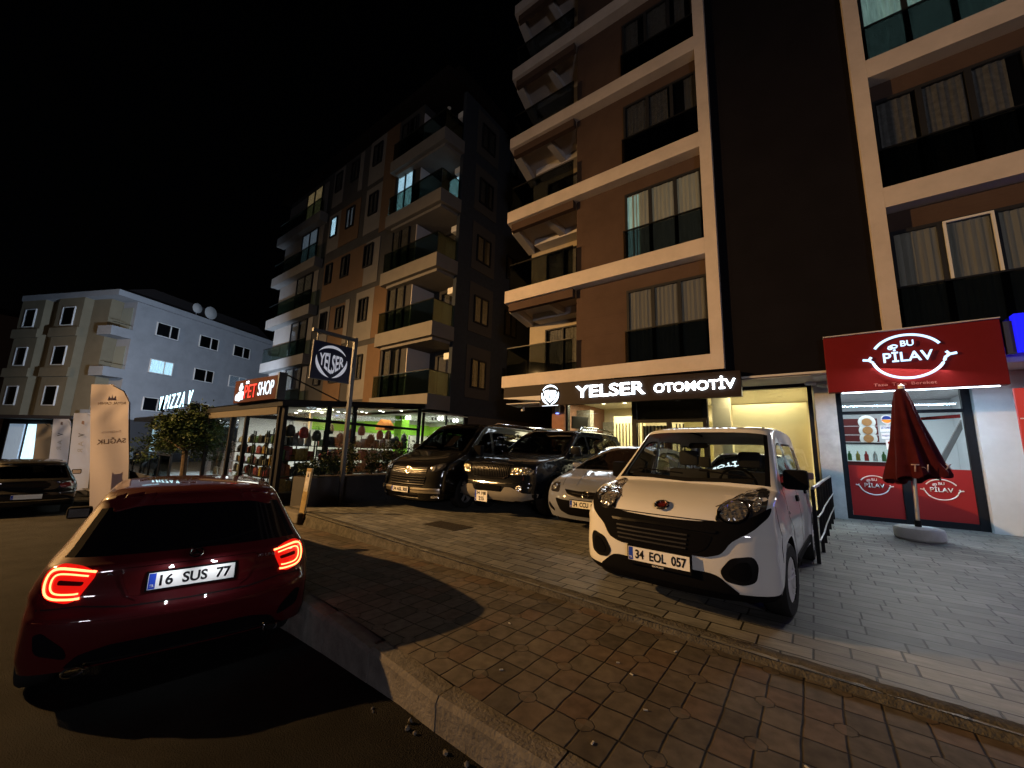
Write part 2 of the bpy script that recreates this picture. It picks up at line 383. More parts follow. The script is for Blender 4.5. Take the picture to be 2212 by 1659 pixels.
def window(parent, x0, x1, z0, z1, y, panes=2, kind=None, curt=True, fr=FRAME, out=-1, axis='y', blind=False, t=.05, splits=None):
    """framed window proud of the wall at y (its outward side is out*y); frame > pane, curtain"""
    def bx(b, a0, a1, d0, d1, c0, c1, bev=0):
        lo, hi = sorted((y+out*d0, y+out*d1))
        if axis == 'y': b.box(a0, a1, lo, hi, c0, c1, bev)
        else: b.box(lo, hi, a0, a1, c0, c1, bev)
    b = MB()
    bx(b, x0, x1, 0, .09, z1-t, z1); bx(b, x0, x1, 0, .09, z0, z0+t)
    xs = [x0+(x1-x0)*i/panes for i in range(panes+1)] if not splits else [x0]+splits+[x1]
    for i, x in enumerate(xs):
        a, c = (x, x+t) if i == 0 else ((x-t, x) if i == len(xs)-1 else (x-t*.7, x+t*.7))
        bx(b, a, c, 0, .088, z0+t, z1-t)
    f = b.build('window', fr, parent)
    g = MB(); bx(g, x0+t*.5, x1-t*.5, .05, .055, z0+t*.5, z1-t*.5); g.build('pane', WINGLASS, f)
    if kind or curt:
        c = MB(); cm = LIT[kind] if kind else CURTAIN
        if blind:
            z = z0+.06
            while z < z1-.06: bx(c, x0+.04, x1-.04, .012, .03, z, z+.05); z += .1
            c.build('blind', WHITEP, f)
            if kind: g2 = MB(); bx(g2, x0+.03, x1-.03, .002, .008, z0+.04, z1-.04); g2.build('lit_room', cm, f)
        else:
            if not kind:
                k = MB(); bx(k, x0+.02, x1-.02, .001, .008, z0+.02, z1-.02); k.build('dark_room', DARKROOM, f)
                for i in range(len(xs)-1):
                    a0, a1 = xs[i]+.06, xs[i+1]-.06; wd = a1-a0
                    g0, g1 = (WR.choice((0, .05, .2, .5)), WR.choice((0, .1, .0, .3))); curtain_bm(c, a0+wd*g0, a1-wd*min(g1, .8-g0), z0+.06, z1-.08, y+out*.03, axis)
            else: curtain_bm(c, x0+.04, x1-.04, z0+.04, z1-.05, y+out*.03, axis)
            c.build('curtain', cm, f)
    else:
        k = MB(); bx(k, x0+.02, x1-.02, .001, .008, z0+.02, z1-.02); k.build('dark_room', DARKROOM, f)
    return f
def railing(parent, x0, x1, z0, z1, y, gm=TINTGLASS, rail=True, name='glass_railing'):
    b = MB(); b.box(x0, x1, y-.006, y+.006, z0, z1); f = b.build(name, gm, parent)
    if rail: MB().box(x0, x1, y-.025, y+.025, z1+.001, z1+.035).build('handrail', BLACKM, f)
    return f

# ------------------------------------------------------------------ main apartment building
BEIGE = mat('beige_render', (.50, .44, .40), .85, var=.10, vscale=1.6, bump=.25, bscale=90)
def panel_mat(name, col):  # cladding with fine horizontal joints
    m = mat(name, col, .8, var=.12, vscale=1.2, spec=.03); n = m.node_tree; p = n.nodes['Principled BSDF']; k = NB(m)
    tc = n.nodes.new('ShaderNodeTexCoord'); sx = n.nodes.new('ShaderNodeSeparateXYZ'); n.links.new(tc.outputs['Object'], sx.inputs[0])
    f = k.m('FRACT', k.m('DIVIDE', sx.outputs[2], .62)); l = k.m('LESS_THAN', f, .012)
    f2 = k.m('FRACT', k.m('DIVIDE', sx.outputs[2], .0775)); l2 = k.m('MULTIPLY', k.m('LESS_THAN', f2, .1), .3)
    b = n.nodes.new('ShaderNodeBump'); b.invert = True; b.inputs['Strength'].default_value = .6; b.inputs['Distance'].default_value = .01
    n.links.new(k.m('MAXIMUM', l, l2), b.inputs['Height']); n.links.new(b.outputs[0], p.inputs['Normal']); return m
BROWN = panel_mat('brown_cladding', (.075, .050, .040)); DARKCL = panel_mat('dark_cladding', (.008, .0075, .010))
SOFF = mat('white_soffit', (.50, .48, .48), .8, var=.05)
def main_building():
    T = thing('apartment_building', 'tall apartment block with beige balcony bands and brown cladding above the lit car showroom', 'building', (0, 0, 0))
    H0, ST = 3.9, 3.23; N = 6; top = H0+ST*N
    dx = lambda y: -(y-10.85)*.235   # the left flank runs back at an angle
    # walls
    MB().prism([(-5.92, 11.15), (-1.9, 11.15), (-1.9, 22), (-5.92, 22)], 3.5, top, 'xy').build('brown_wall', BROWN, T)
    MB().prism([(-5.92, 12.9), (-5.92, 22), (-8.73+dx(22), 22), (-8.73+dx(12.9)+.2, 12.9)], 3.5, top, 'xy').build('rear_wall', mat('ochre_render', (.36, .31, .23), .85, var=.1, vscale=2), T)
    MB().box(-1.899, 1.36, 11.0, 22, 3.27, top+.6).build('dark_wall', DARKCL, T)
    MB().prism([(1.361, 11.15), (8, 11.15), (8, 22), (1.361, 22)], 3.5, top, 'xy').build('brown_wall', BROWN, T)
    MB().box(-1.9, -1.602, 10.8, 11.149, 3.49, top).build('frame_post', BEIGE, T)
    MB().box(1.36, 1.63, 10.8, 11.149, 3.9, top).build('frame_post', BEIGE, T)
    MB().box(-1.60, 1.2, 10.93, 12.3, 3.22, 3.268).build('canopy_edge', SOFF, T)
    for k in range(N+1):
        z1 = H0+ST*k; z0 = z1-(.41 if k == 0 else .46)
        MB().prism([(-8.73, 10.8), (-1.902, 10.8), (-1.902, 11.148), (-5.93, 11.148), (-5.93, 13.2), (-8.73+dx(13.2), 13.2)], z0, z1, 'xy').build('balcony_slab', BEIGE, T)
        if k: MB().box(1.632, 7.9, 10.8, 11.148, z1-.46, z1).build('facade_band', BEIGE, T)
        if k < N:
            zt = H0+ST*(k+1)-.46
            # inner beam, soffit beams of the corner balcony
            MB().prism([(-8.62, 10.93), (-5.95, 10.93), (-5.95, 11.12), (-8.62-.045, 11.12)], zt-.29, zt-.002, 'xy').build('balcony_beam', BROWN, T)
            b = MB(); b.prism([(-8.66+dx(11.12), 11.121), (-8.35+dx(11.12), 11.121), (-8.35+dx(12.88), 12.88), (-8.66+dx(12.88), 12.88)], zt-.29, zt-.003, 'xy')
            b.box(-8.5, -5.95, 12.35, 12.88, zt-.28, zt-.003); b.box(-7.3, -7.05, 11.12, 12.349, zt-.24, zt-.003); b.build('ceiling_beam', SOFF, T)
            z = z1
            g = railing(T, -8.6, -5.93, z, z+1.02, 10.9)
            MB().prism([(-8.6, 10.9), (-8.59, 10.9), (-8.59+dx(12.8), 12.8), (-8.6+dx(12.8), 12.8)], z, z+1.02, 'xy').build('side_glass', TINTGLASS, g)
            window(T, -8.2, -6.6, z+.02, z+2.2, 12.89, 2, None)
            kd = {0: 'dim', 1: 'warm', 2: None, 3: None}.get(k)
            kd = {0: 'faint', 1: 'dim', 2: None, 3: None}.get(k)
            fw = window(T, -4.17, -1.93, z+.02, z+2.3, 11.14, 3, kd, splits=[-3.38, -2.65], t=.07)
            if k == 1: MB().box(-4.1, -3.75, 11.105, 11.112, z+.1, z+2.2).build('bright_gap', LIT['teal'], fw)
            if k == 2: MB().box(-3.36, -2.68, 11.02, 11.05, z+1.0, z+2.25).box(-3.3, -2.74, 11.03, 11.056, z+1.06, z+2.19).build('open_sash', WFRAME, fw) if False else None
            railing(T, -4.2, -1.905, z, z+.98, 10.97)
            kr = {0: 'faint', 1: None, 2: 'teal'}.get(k)
            fr = window(T, 1.66, 7.2, z+.02, z+2.3, 11.14, 7, kr, splits=[2.42, 3.14, 3.9, 4.7, 5.5, 6.3], t=.07)
            if k == 0: MB().box(2.45, 2.49, 11.0, 11.048, z+1., z+2.26).box(3.09, 3.13, 11.0, 11.048, z+1., z+2.26).box(2.49, 3.09, 11.0, 11.048, z+2.22, z+2.26).build('open_sash', WFRAME, fr)
            railing(T, 1.635, 7.9, z, z+.98, 10.97)
    # roof parapet, chimneys not in view
    MB().box(-8.9, 8, 10.7, 22, top+.602, top+.9).build('roof_slab', DARKCL, T)
    return T
main_building()

# ------------------------------------------------------------------ ground floor: car showroom
YEL = (1, .86, .45)
def downlights(name, pts, parent, m, r=.07, t=.012):
    for p in pts:
        b = MB(); b.lathe([(0, -t), (r*.8, -t), (r, -t*.5), (r, 0)], p, 'z', 16); b.build(name, m, parent)
def showroom():
    T = thing('car_showroom', 'glazed ground-floor car showroom lit yellow inside under the dark sign', 'shop', (0, 0, 0))
    WALL = mat('showroom_wall', (.68, .60, .42), .8, var=.04); CEIL = mat('showroom_ceiling', (.75, .72, .6), .8)
    MB().box(-8.9, .1, 11.4, 18, 3.2, 3.215).build('ceiling', CEIL, T)
    MB().box(-7.33, .1, 16.2, 16.3, 0, 3.19).build('back_wall', WALL, T)
    MB().box(-7.32, .09, 12.3, 16.19, .004, .02).build('floor', mat('showroom_floor', (.4, .38, .32), .3), T)
    MB().box(-7.33, -6.82, 12.0, 12.4, 0, 3.19).build('brick_pier', mat('pier_brown', (.24, .13, .09), .8, var=.15), T)
    MB().box(-7.33, -7.2, 12.41, 16.19, .021, 3.19).build('side_wall', mat('pier_brown'), T)
    MB().box(.06, .12, 12.41, 16.19, .021, 3.19).build('side_wall', WALL, T)
    # soffit outside
    MB().prism([(-8.6, 10.95), (-7.2, 10.95), (-7.2, 12.0), (-8.85, 12.0)], 2.9, 2.93, 'xy').build('soffit', SOFF, T)
    MB().box(-7.15, .1, 10.98, 12.15, 3.19, 3.199).build('soffit', SOFF, T)
    # frames
    b = MB()
    for x0, x1 in ((-6.84, -6.76), (-4.47, -4.33), (-2.42, -2.29), (.0, .09)): b.box(x0, x1, 12.12, 12.28, 0, 3.19)
    b.box(-6.76, -4.47, 12.12, 12.28, 2.98, 3.19).box(-4.33, -2.42, 12.12, 12.28, 2.95, 3.19).box(-2.29, 0, 12.12, 12.28, 3.1, 3.19)
    b.box(-4.33, -2.42, 12.13, 12.27, 2.27, 2.36).box(-3.42, -3.3, 12.13, 12.27, 0, 2.27).box(-6.76, -4.47, 12.13, 12.27, 0, .12).box(-2.29, 0, 12.13, 12.27, 0, .12)
    b.build('shopfront_frame', BLACKM, T)
    MB().box(-6.76, -4.47, 12.2, 12.206, .12, 2.98).build('shop_window', SHOPGLASS, T); MB().box(-2.29, 0, 12.2, 12.206, .12, 3.1).build('shop_window', SHOPGLASS, T)
    MB().box(-4.33, -2.42, 12.2, 12.21, 2.36, 2.95).build('dark_transom', glass('dark_glass', (.05, .05, .055), .08), T)
    d = MB().box(-4.32, -3.42, 12.17, 12.176, .02, 2.27).box(-3.3, -2.42, 12.17, 12.176, .02, 2.27).build('glass_door', SHOPGLASS, T)
    MB().tube([(-3.5, 12.12, .9), (-3.5, 12.08, .95), (-3.5, 12.08, 1.35), (-3.5, 12.12, 1.4)], .014).build('door_handle', CHROME, d)
    # slat screens behind left window and door
    SL = mat('slat_dark', (.08, .06, .04), .7); WL = mat('slat_light_panel', (.8, .72, .42), .8)
    MB().box(-6.1, -4.9, 14.6, 14.66, 0, 2.72).build('light_panel', WL, T)
    b = MB()
    for i in range(9): b.box(-6.0+i*.125, -5.965+i*.125, 14.56, 14.598, .1, 2.45)
    b.build('slats', SL, T)
    MB().box(-4.3, -3.4, 12.6, 12.63, .02, 2.2).box(-3.3, -2.45, 13.6, 13.63, .02, 2.4).build('light_panel', WL, T)
    b = MB()
    for i in range(8): b.box(-4.27+i*.11, -4.235+i*.11, 12.56, 12.598, .02, 2.2)
    for i in range(3): b.box(-3.27+i*.1, -3.235+i*.1, 12.56, 12.598, .02, 2.25)
    b.build('slats', SL, T)
    STONE = mat('stone_cladding', (.26, .25, .21), .85, var=.35, vscale=14, bump=.5)
    MB().box(-7.19, -6.62, 13.6, 13.9, .02, 2.9).box(-7.1, -6.3, 15.8, 15.9, .02, 2.6).build('stone_wall', STONE, T)
    MB().box(-7.19, -6.5, 13.5, 13.59, 2.0, 2.05).build('shelf', SL, T)
    # roller blinds right window
    b = MB(); z = .3
    while z < 2.75: b.box(-1.75, -.03, 12.75, 12.765, z, z+.030); z += .036
    b.build('roller_blind', mat('blind_cream', (.62, .55, .33), .8), T)
    MB().box(-2.28, -1.8, 12.7, 12.9, 0, 3.18).build('column', WALL, T)
    L = emis('downlight_warm', (1, .86, .55), 9)
    downlights('downlight', [(-6.45, 12.9, 3.18), (-5.9, 13.2, 3.18), (-5.2, 12.8, 3.18), (-6.3, 14.1, 3.18), (-5.5, 14.2, 3.18), (-4.7, 13.6, 3.18), (-1.2, 12.52, 3.18), (-3.6, 14.2, 3.18), (-2.6, 15, 3.18)], T, L)
    for (x, y, e, s) in ((-5.6, 13.5, 170, 1.6), (-3.4, 14.6, 120, 1.4), (-1.0, 14.4, 80, 1.2), (-1.0, 12.5, 60, .35)):
        lamp('ceiling_light', 'AREA', (x, y, 3.1), e, (1, .86, .56), s if y != 12.5 else 1.6, (x, y+.001, 0), T, size_y=s)
    return T
showroom()
t = thing('wall_television', 'black screen leaning out high behind the left showroom window', 'television', (-6.62, 12.75, 2.35), radians(65))
MB().box(-.35, .35, -.03, .03, -.22, .22, .01).build('screen', mat('screen_black', (.01, .01, .01), .15), t); MB().box(-.03, .03, .031, .3, -.03, .03).build('bracket', BLACKM, t)
o = text('illuminated_letters', 'LOCCUM', emis('soft_white_led', (1, .97, .85), 3), None, (-6.45, 13.2, 2.12), -X_, Z_, .09, .55, bold=.02); tag(o, 'small lit white letters seen mirrored inside the left showroom window', 'letters')

# sign box with lit letters
def star_logo(parent, o, xd, up, R, m, name='emblem', depth=.03):
    """round badge: three crescents round letters squeezed into a shield"""
    b = bmesh.new()
    def cres(a0, a1, th, n=20):
        prev = None
        for i in range(n+1):
            t = i/n; a = radians(a0+(a1-a0)*t); w_ = th*max(.02, sin(pi*min(1, t*1.02)))**.8
            p, q = b.verts.new((cos(a), sin(a), 0)), b.verts.new(((1-w_)*cos(a), (1-w_)*sin(a), 0))
            if prev: b.faces.new((prev[0], p, q, prev[1]))
            prev = (p, q)
    cres(30, 150, .17); cres(166, 264, .20); cres(276, 374, .20)
    g = bmesh.ops.extrude_face_region(b, geom=b.faces[:])
    for v in [q for q in g['geom'] if isinstance(q, bmesh.types.BMVert)]: v.co.z += depth/R
    def warp(x, y):
        v = y+.5; t = .46-.12*x*x-.0*x; bo = -.80+.72*abs(x)**1.15
        if x < 0: t += .05
        return (x*.86, bo+(t-bo)*v)
    l = text_bm('YELSER', 1, 1.8, depth/R, bold=.022, warp=warp)
    for mm in (l,):
        me = bpy.data.meshes.new('t'); mm.to_mesh(me); mm.free(); b.from_mesh(me); bpy.data.meshes.remove(me)
    bmesh.ops.recalc_face_normals(b, faces=b.faces)
    bmesh.ops.scale(b, vec=(R, R, R), verts=b.verts)
    return link(name, place_bm(b, o, xd, up), m, parent)
S = thing('shop_sign', 'long dark brown sign box with glowing white letters over the showroom', 'sign', (0, 0, 0))
SIGNB = mat('sign_brown', (.022, .016, .014), .5, spec=.06)
MB().prism([(-7.02, 2.77), (-1.26, 2.77), (-1.26, 3.4), (-7.02, 3.485)], 10.76, 10.97, 'xz').build('sign_box', SIGNB, S)
MB().box(-8.6, -7.021, 10.79, 10.95, 3.12, 3.486).build('sign_fascia', SIGNB, S)
MB().prism([(-8.6, 3.119), (-7.021, 3.119), (-7.021, 2.95), (-8.6, 3.09)], 10.8, 10.94, 'xz').build('fascia_edge', SOFF, S)
text('letters', 'YELSER', STRONG_E, S, (-4.64, 10.745, 3.14), X_, Z_, .36, 2.14, depth=.02, bold=.012)
text('letters', 'OTOMOTİV', STRONG_E, S, (-2.35, 10.745, 3.13), X_, Z_, .32, 1.95, depth=.02, bold=.012)
MB().lathe([(.0, -.005), (.335, -.005), (.335, .0)], (-6.64, 10.75, 3.11), 'y', 40).build('badge_disc', BLACKP, S)
star_logo(S, (-6.64, 10.742, 3.11), X_, Z_, .32, WHITE_E)
MB().box(-6.95, -6.35, 10.75, 10.758, 2.755, 2.765).build('lit_strip', WHITE_E, S)
for i, x in enumerate(()): lamp('sign_glow', 'AREA', (x, 10.66, 3.12), (5, 10, 8)[i], (.75, .88, 1), (.5, 2.1, 1.9)[i], (x, 0, 2.6), S, size_y=.35)
t = thing('alarm_siren', 'white alarm siren box with a blue lamp on the brown pier', 'alarm', (-7.07, 11.99, 2.77))
MB().box(-.09, .09, -.09, 0, -.13, .13, .03).build('housing', WHITEP, t, True); MB().box(-.05, .05, -.095, -.03, -.16, -.131, .01).build('blue_lamp', emis('blue_led', (.15, .25, 1), 4), t)
t = thing('security_camera', 'white bullet camera hanging under the left end of the showroom canopy', 'camera', (-8.3, 11.6, 2.9))
MB().cyl((0, 0, 0), (0, 0, -.1), .035).build('mount', WHITEP, t, True); MB().cyl((-.06, .1, -.13), (.04, -.16, -.16), .04).build('camera_body', WHITEP, t, True)
t = thing('security_camera', 'pair of white bullet cameras on the wall left of the red rice shop sign', 'camera', (.2, 12.16, 3.13))
MB().cyl((0, 0, 0), (0, -.1, -.02), .04).build('mount', WHITEP, t, True); MB().cyl((-.02, -.1, .02), (-.22, -.2, .03), .04).build('camera_body', WHITEP, t, True); MB().cyl((.02, -.1, -.02), (.2, -.2, -.06), .04).build('camera_body', WHITEP, t, True)

# ------------------------------------------------------------------ rice restaurant
RED = mat('sign_red', (.14, .010, .011), .5, var=.06, spec=.06); REDF = mat('red_film', (.26, .02, .02), .4, spec=.08)
def rice_shop():
    T = thing('rice_restaurant', 'small rice restaurant with red film and dark framed glass front at the right', 'shop', (0, 0, 0))
    GW = mat('grey_render', (.40, .41, .42), .85, var=.18, vscale=3.5, bump=.3)
    MB().box(.13, .53, 12.05, 12.5, 0, 3.19).build('side_pier', GW, T)
    MB().prism([(2.72, 12.1), (3.45, 12.1), (3.45, 12.5), (2.72, 12.5)], 0, 3.19, 'xy').build('side_pier', mat('pale_render', (.52, .56, .58), .8, var=.06, vscale=4), T)
    MB().box(.13, 8, 11.15, 17, 3.2, 3.49).build('soffit', SOFF, T)
    MB().box(3.451, 8, 11.6, 12.0, 0, 3.19).build('next_wall', mat('pale_render'), T)
    MB().box(.14, 3.44, 12.52, 17, .004, .03).build('floor', mat('shop_tile', (.35, .35, .36), .3), T)
    MB().box(.14, 3.44, 16.9, 17, .03, 3.19).build('back_wall', mat('shop_white_wall', (.7, .72, .74), .7), T)
    MB().box(.14, .24, 12.52, 16.89, .03, 3.19).build('side_wall', mat('shop_white_wall'), T); MB().box(3.34, 3.44, 12.52, 16.89, .03, 3.19).build('side_wall', mat('shop_white_wall'), T)
    b = MB()
    b.box(.54, .64, 12.25, 12.35, 0, 3.1).box(1.52, 1.66, 12.24, 12.36, 0, 2.45).box(2.58, 2.71, 12.24, 12.36, 0, 3.1)
    b.box(.64, 1.52, 12.255, 12.345, 0, .09).box(1.66, 2.58, 12.255, 12.345, 0, .13).box(.64, 2.58, 12.255, 12.345, 2.4, 2.47).box(.54, 2.71, 12.25, 12.35, 3.1, 3.19)
    b.build('shopfront_frame', mat('anthracite_frame', (.012, .013, .016), .6, spec=.05), T)
    MB().box(.64, 1.52, 12.3, 12.306, .09, 2.4).build('shop_window', SHOPGLASS, T); MB().box(.64, 2.58, 12.3, 12.306, 2.47, 3.1).build('shop_window', SHOPGLASS, T)
    d = MB().box(1.66, 2.58, 12.3, 12.306, .13, 2.4).build('glass_door', SHOPGLASS, T)
    MB().box(1.70, 1.73, 12.2, 12.24, .9, 1.5).build('door_handle', CHROME, d)
    f1 = MB().box(.645, 1.515, 12.29, 12.296, .09, 1.21).build('red_film', REDF, T); MB().box(1.665, 2.575, 12.29, 12.296, .13, 1.2).build('red_film', REDF, T)
    b = MB(); b.prism([(1.66, 2.28), (2.55, 2.28), (2.55, 2.36), (1.66, 2.22)], 12.32, 12.33, 'xz').build('red_banner', REDF, T)
    b = MB(); b.prism([(2.1, 1.25), (2.2, 1.25), (2.57, 2.05), (2.57, 2.25)], 12.4, 12.5, 'xz').build('stair_stringer', mat('grey_paint', (.2, .2, .21), .6), T)
    for cx in (1.06, 2.11):
        rice_logo(T, (cx, 12.285, .78 if cx < 2 else .77), .25, PAPER, .006, name='window_decal')
    lamp('ceiling_light', 'AREA', (1.8, 14.3, 3.12), 110, (.82, .92, 1), 2.4, (1.8, 14.3001, 0), T, size_y=2.8)
    return T
def rice_logo(parent, o, R, m, depth, name='lit_logo', tag_=False):
    """oval with open sides, little cloud, BU over PILAV, smile ends"""
    o = Vector(o); r = .045*R
    b = MB()
    k = 1.0
    def arc(a0, a1, n=26): return [o+Vector((R*cos(radians(a0+(a1-a0)*i/n)), 0, R*.84*sin(radians(a0+(a1-a0)*i/n)))) for i in range(n+1)]
    b.tube(arc(28, 152), r); b.tube(arc(192, 348), r)
    for s in (-1, 1):
        b.tube([o+Vector((s*R*1.28, 0, -.02*R)), o+Vector((s*R*1.1, 0, -.05*R)), o+Vector((s*R*.97, 0, -.16*R))], r)
        b.tube([o+Vector((s*R*1.1, 0, -.05*R)), o+Vector((s*R*1.02, 0, .07*R))], r)
    b.tube([o+Vector((-.34*R+.1*R*cos(a*.52), 0, .42*R+.06*R*sin(a*.52))) for a in range(12)], r*.6, closed=True)
    b.tube([o+Vector((-.44*R+.06*R*cos(a*.52), 0, .38*R+.06*R*sin(a*.52))) for a in range(12)], r*.6, closed=True)
    b.build(name, m, parent, True)
    text('letters', 'BU', m, parent, o+Vector((.03*R, -r*.3, .50*R)), X_, Z_, .22*R, .36*R, depth=depth, bold=.01)
    text('letters', 'PİLAV', m, parent, o+Vector((0, -r*.3, .05*R)), X_, Z_, .50*R, 1.36*R, depth=depth, bold=.012)
rice_shop()
S = thing('shop_sign', 'red sign board with glowing white oval rice restaurant logo', 'sign', (0, 0, 0))
MB().box(.37, 2.9, 10.795, 11.0, 2.75, 3.96, .01).build('sign_board', RED, S)
MB().box(.37, 2.9, 10.75, 10.99, 3.965, 3.985).build('top_trim', SOFF, S)
NEON = emis('cool_neon', (.50, .72, 1), 1.9)
rice_logo(S, (1.64, 10.75, 3.40), .52, NEON, .03)
text('slogan', 'Taze  Taze  Bereket', mat('slogan_print', (.5, .2, .2), .6), S, (1.55, 10.79, 2.86), X_, Z_, .06, .9, depth=.003)
MB().box(.6, 2.8, 10.9, 10.96, 2.735, 2.748).build('lit_strip', emis('strip_led', (.72, .87, 1), 10), S)
lamp('strip_light', 'AREA', (1.7, 10.95, 2.72), 78, (.50, .76, 1), 2.2, (1.75, 11.4, 0), S, size_y=.08)
lamp('logo_glow', 'AREA', (1.64, 10.62, 3.4), 135, (1, .97, .9), 1.1, (1.0, 4.0, -1.2), S, size_y=.8)
# unseen glowing board and area lamp, added behind the camera for cool fill light
t = thing('shop_sign', 'long white glowing board added across the street as fill light, out of the picture', 'sign', (13, -15, 0))
MB().box(-3, 3, -.2, 0, 4.2, 5.2).build('sign_face', emis('fill_board', (.9, .93, 1), 2), t); MB().box(-3.2, 3.2, -.5, -.21, 0, 6).build('wall', mat('plinth_wall', (.2, .2, .2), .8), t)
lamp('board_fill_light', 'AREA', (0, .1, 4.7), 1500, (.9, .86, .95), 5, (-13, 20, 6.5), t, size_y=1)
# blue sign and red board at the right edge
S = thing('shop_sign', 'bright blue illuminated sign cut off by the right edge', 'sign', (0, 0, 0))
MB().box(3.04, 5.2, 10.7, 10.9, 3.32, 4.0, .01).build('sign_face', emis('blue_face', (.004, .008, 1), 1.1), S)
MB().box(2.93, 3.035, 10.8, 10.9, 3.3, 3.9).build('side_frame', DARKGREY, S)
lamp('blue_glow', 'AREA', (4.1, 10.6, 3.6), 40, (.12, .16, 1), 1.6, (0, 0, 1.5), S, size_y=.7)
S = thing('poster_board', 'bright red menu poster board at the right edge', 'poster', (0, 0, 0))
MB().box(2.93, 4.3, 10.86, 10.92, 1.5, 2.68, .01).build('board', emis('red_face', (1, .06, .04), .45), S)
text('lettering', 'Tavuklu', PAPER, S, (3.25, 10.855, 1.98), X_, Z_, .12, .5, depth=.004, bold=.02)
MB().tube([(3.3+.25*cos(a*.26), 10.855, 2.42+.17*sin(a*.26)) for a in range(24)], .012, 6, True).build('oval', PAPER, S)
MB().box(2.95, 3.6, 10.85, 10.858, 2.13, 2.15).build('line', PAPER, S)
# inside the rice shop
for i, (x0, x1, z0, z1) in enumerate(((.25, .72, 2.05, 2.5), (.76, 1.5, 2.05, 2.28), (.76, 1.5, 2.3, 2.5), (.25, .72, 1.85, 2.03), (.76, 1.5, 1.85, 2.03))):
    t = thing('menu_board', ['tall dark menu board at the left of the menu wall', 'dark menu board showing one bowl, middle row of the menu wall', 'dark menu board showing a bowl, top row of the menu wall', 'low blank menu board, bottom left of the menu wall', 'dark menu board showing a bowl, bottom row of the menu wall'][i], 'menu board', (0, 0, 0), 0, 'menu boards behind the counter')
    MB().box(x0, x1, 14.9, 14.94, z0, z1).build('panel', mat('menu_dark', (.10, .02, .02), .5), t)
    if i in (1, 2, 4):
        MB().lathe([(0, -.01), (.16, -.008), (.19, 0)], ((x0+x1)/2+.15, 14.895, (z0+z1)/2), 'y', 24).build('bowl_picture', PAPER, t)
        MB().lathe([(0, -.012), (.11, -.011)], ((x0+x1)/2+.15, 14.88, (z0+z1)/2), 'y', 20).build('food_picture', mat('food_brown', (.4, .2, .08), .7), t)
t = thing('service_counter', 'dark service counter with lit glass display behind the shop window', 'counter', (0, 0, 0))
MB().box(.3, 2.0, 14.0, 14.6, .03, 1.3, .01).build('counter_body', mat('menu_dark'), t)
MB().box(.3, 2.0, 13.95, 14.0, 1.31, 1.75).build('display_glass', SHOPGLASS, t)
MB().box(.3, 2.0, 14.3, 14.35, 1.31, 1.72).build('display_back', emis('display_glow', (.8, .95, 1), .9), t)
MB().box(.28, 2.02, 13.93, 14.6, 1.76, 1.8).build('counter_top', BLACKM, t)
rnd = random.Random(4)
for i in range(9):
    x = .45+i*.17; cc = [(.6, .05, .05), (.7, .7, .65), (.1, .3, .1), (.6, .45, .1)][i % 4]
    o = MB().lathe([(0, 0), (.045, 0), (.045, .16), (.018, .2), (.018, .25), (0, .25)], (x, 14.12, 1.32), 'z', 12).build('bottle', mat('bottle_%d' % (i % 4), cc, .3), None, True)
    tag(o, 'small bottle standing in a row inside the lit counter display', 'bottle', 'bottles in the counter display')
for i, (x0, x1, z0, z1, nm) in enumerate(((1.27, 1.48, 1.99, 2.13, 'SETCARD'), (1.28, 1.47, 1.83, 1.96, 'Hoşgeldiniz'), (1.34, 1.47, 1.59, 1.81, ''))):
    t = thing('door_sticker', ['white payment card sticker with blue lettering on the shop window', 'small white notice sticker in the middle of the window stickers', 'white sticker with a red oval, lowest of the window stickers'][i], 'sticker', (0, 0, 0), 0, 'stickers on the window')
    MB().box(x0, x1, 12.286, 12.29, z0, z1).build('paper', PAPER, t)
    if nm: text('print', nm, mat('navy_print', (.02, .05, .25), .6), t, ((x0+x1)/2, 12.284, (z0+z1)/2+(.02 if i == 0 else 0)), X_, Z_, .05 if i == 0 else .035, (x1-x0)*.85, depth=.001, bold=.02)
    else: MB().lathe([(0, -.002), (.035, -.002)], ((x0+x1)/2, 12.285, 1.74), 'y', 16).build('print', REDF, t)
t = thing('door_sticker', 'round pin-shaped blue and orange sticker above the white ones', 'sticker', (0, 0, 0), 0, 'stickers on the window')
MB().prism([(1.40+.1*cos(radians(a)), 2.27+.1*sin(radians(a))) for a in range(-30, 211, 20)]+[(1.40, 2.13)], 12.286, 12.29, 'xz').build('paper', PAPER, t)
MB().prism([(1.40+.08*cos(radians(a)), 2.27+.08*sin(radians(a))) for a in range(0, 181, 15)], 12.283, 12.2855, 'xz').build('print', mat('navy_print'), t)
MB().prism([(1.40+.08*cos(radians(a)), 2.265+.08*sin(radians(a))) for a in range(180, 361, 15)], 12.283, 12.2855, 'xz').build('print', mat('orange_print', (.8, .25, .03), .6), t)

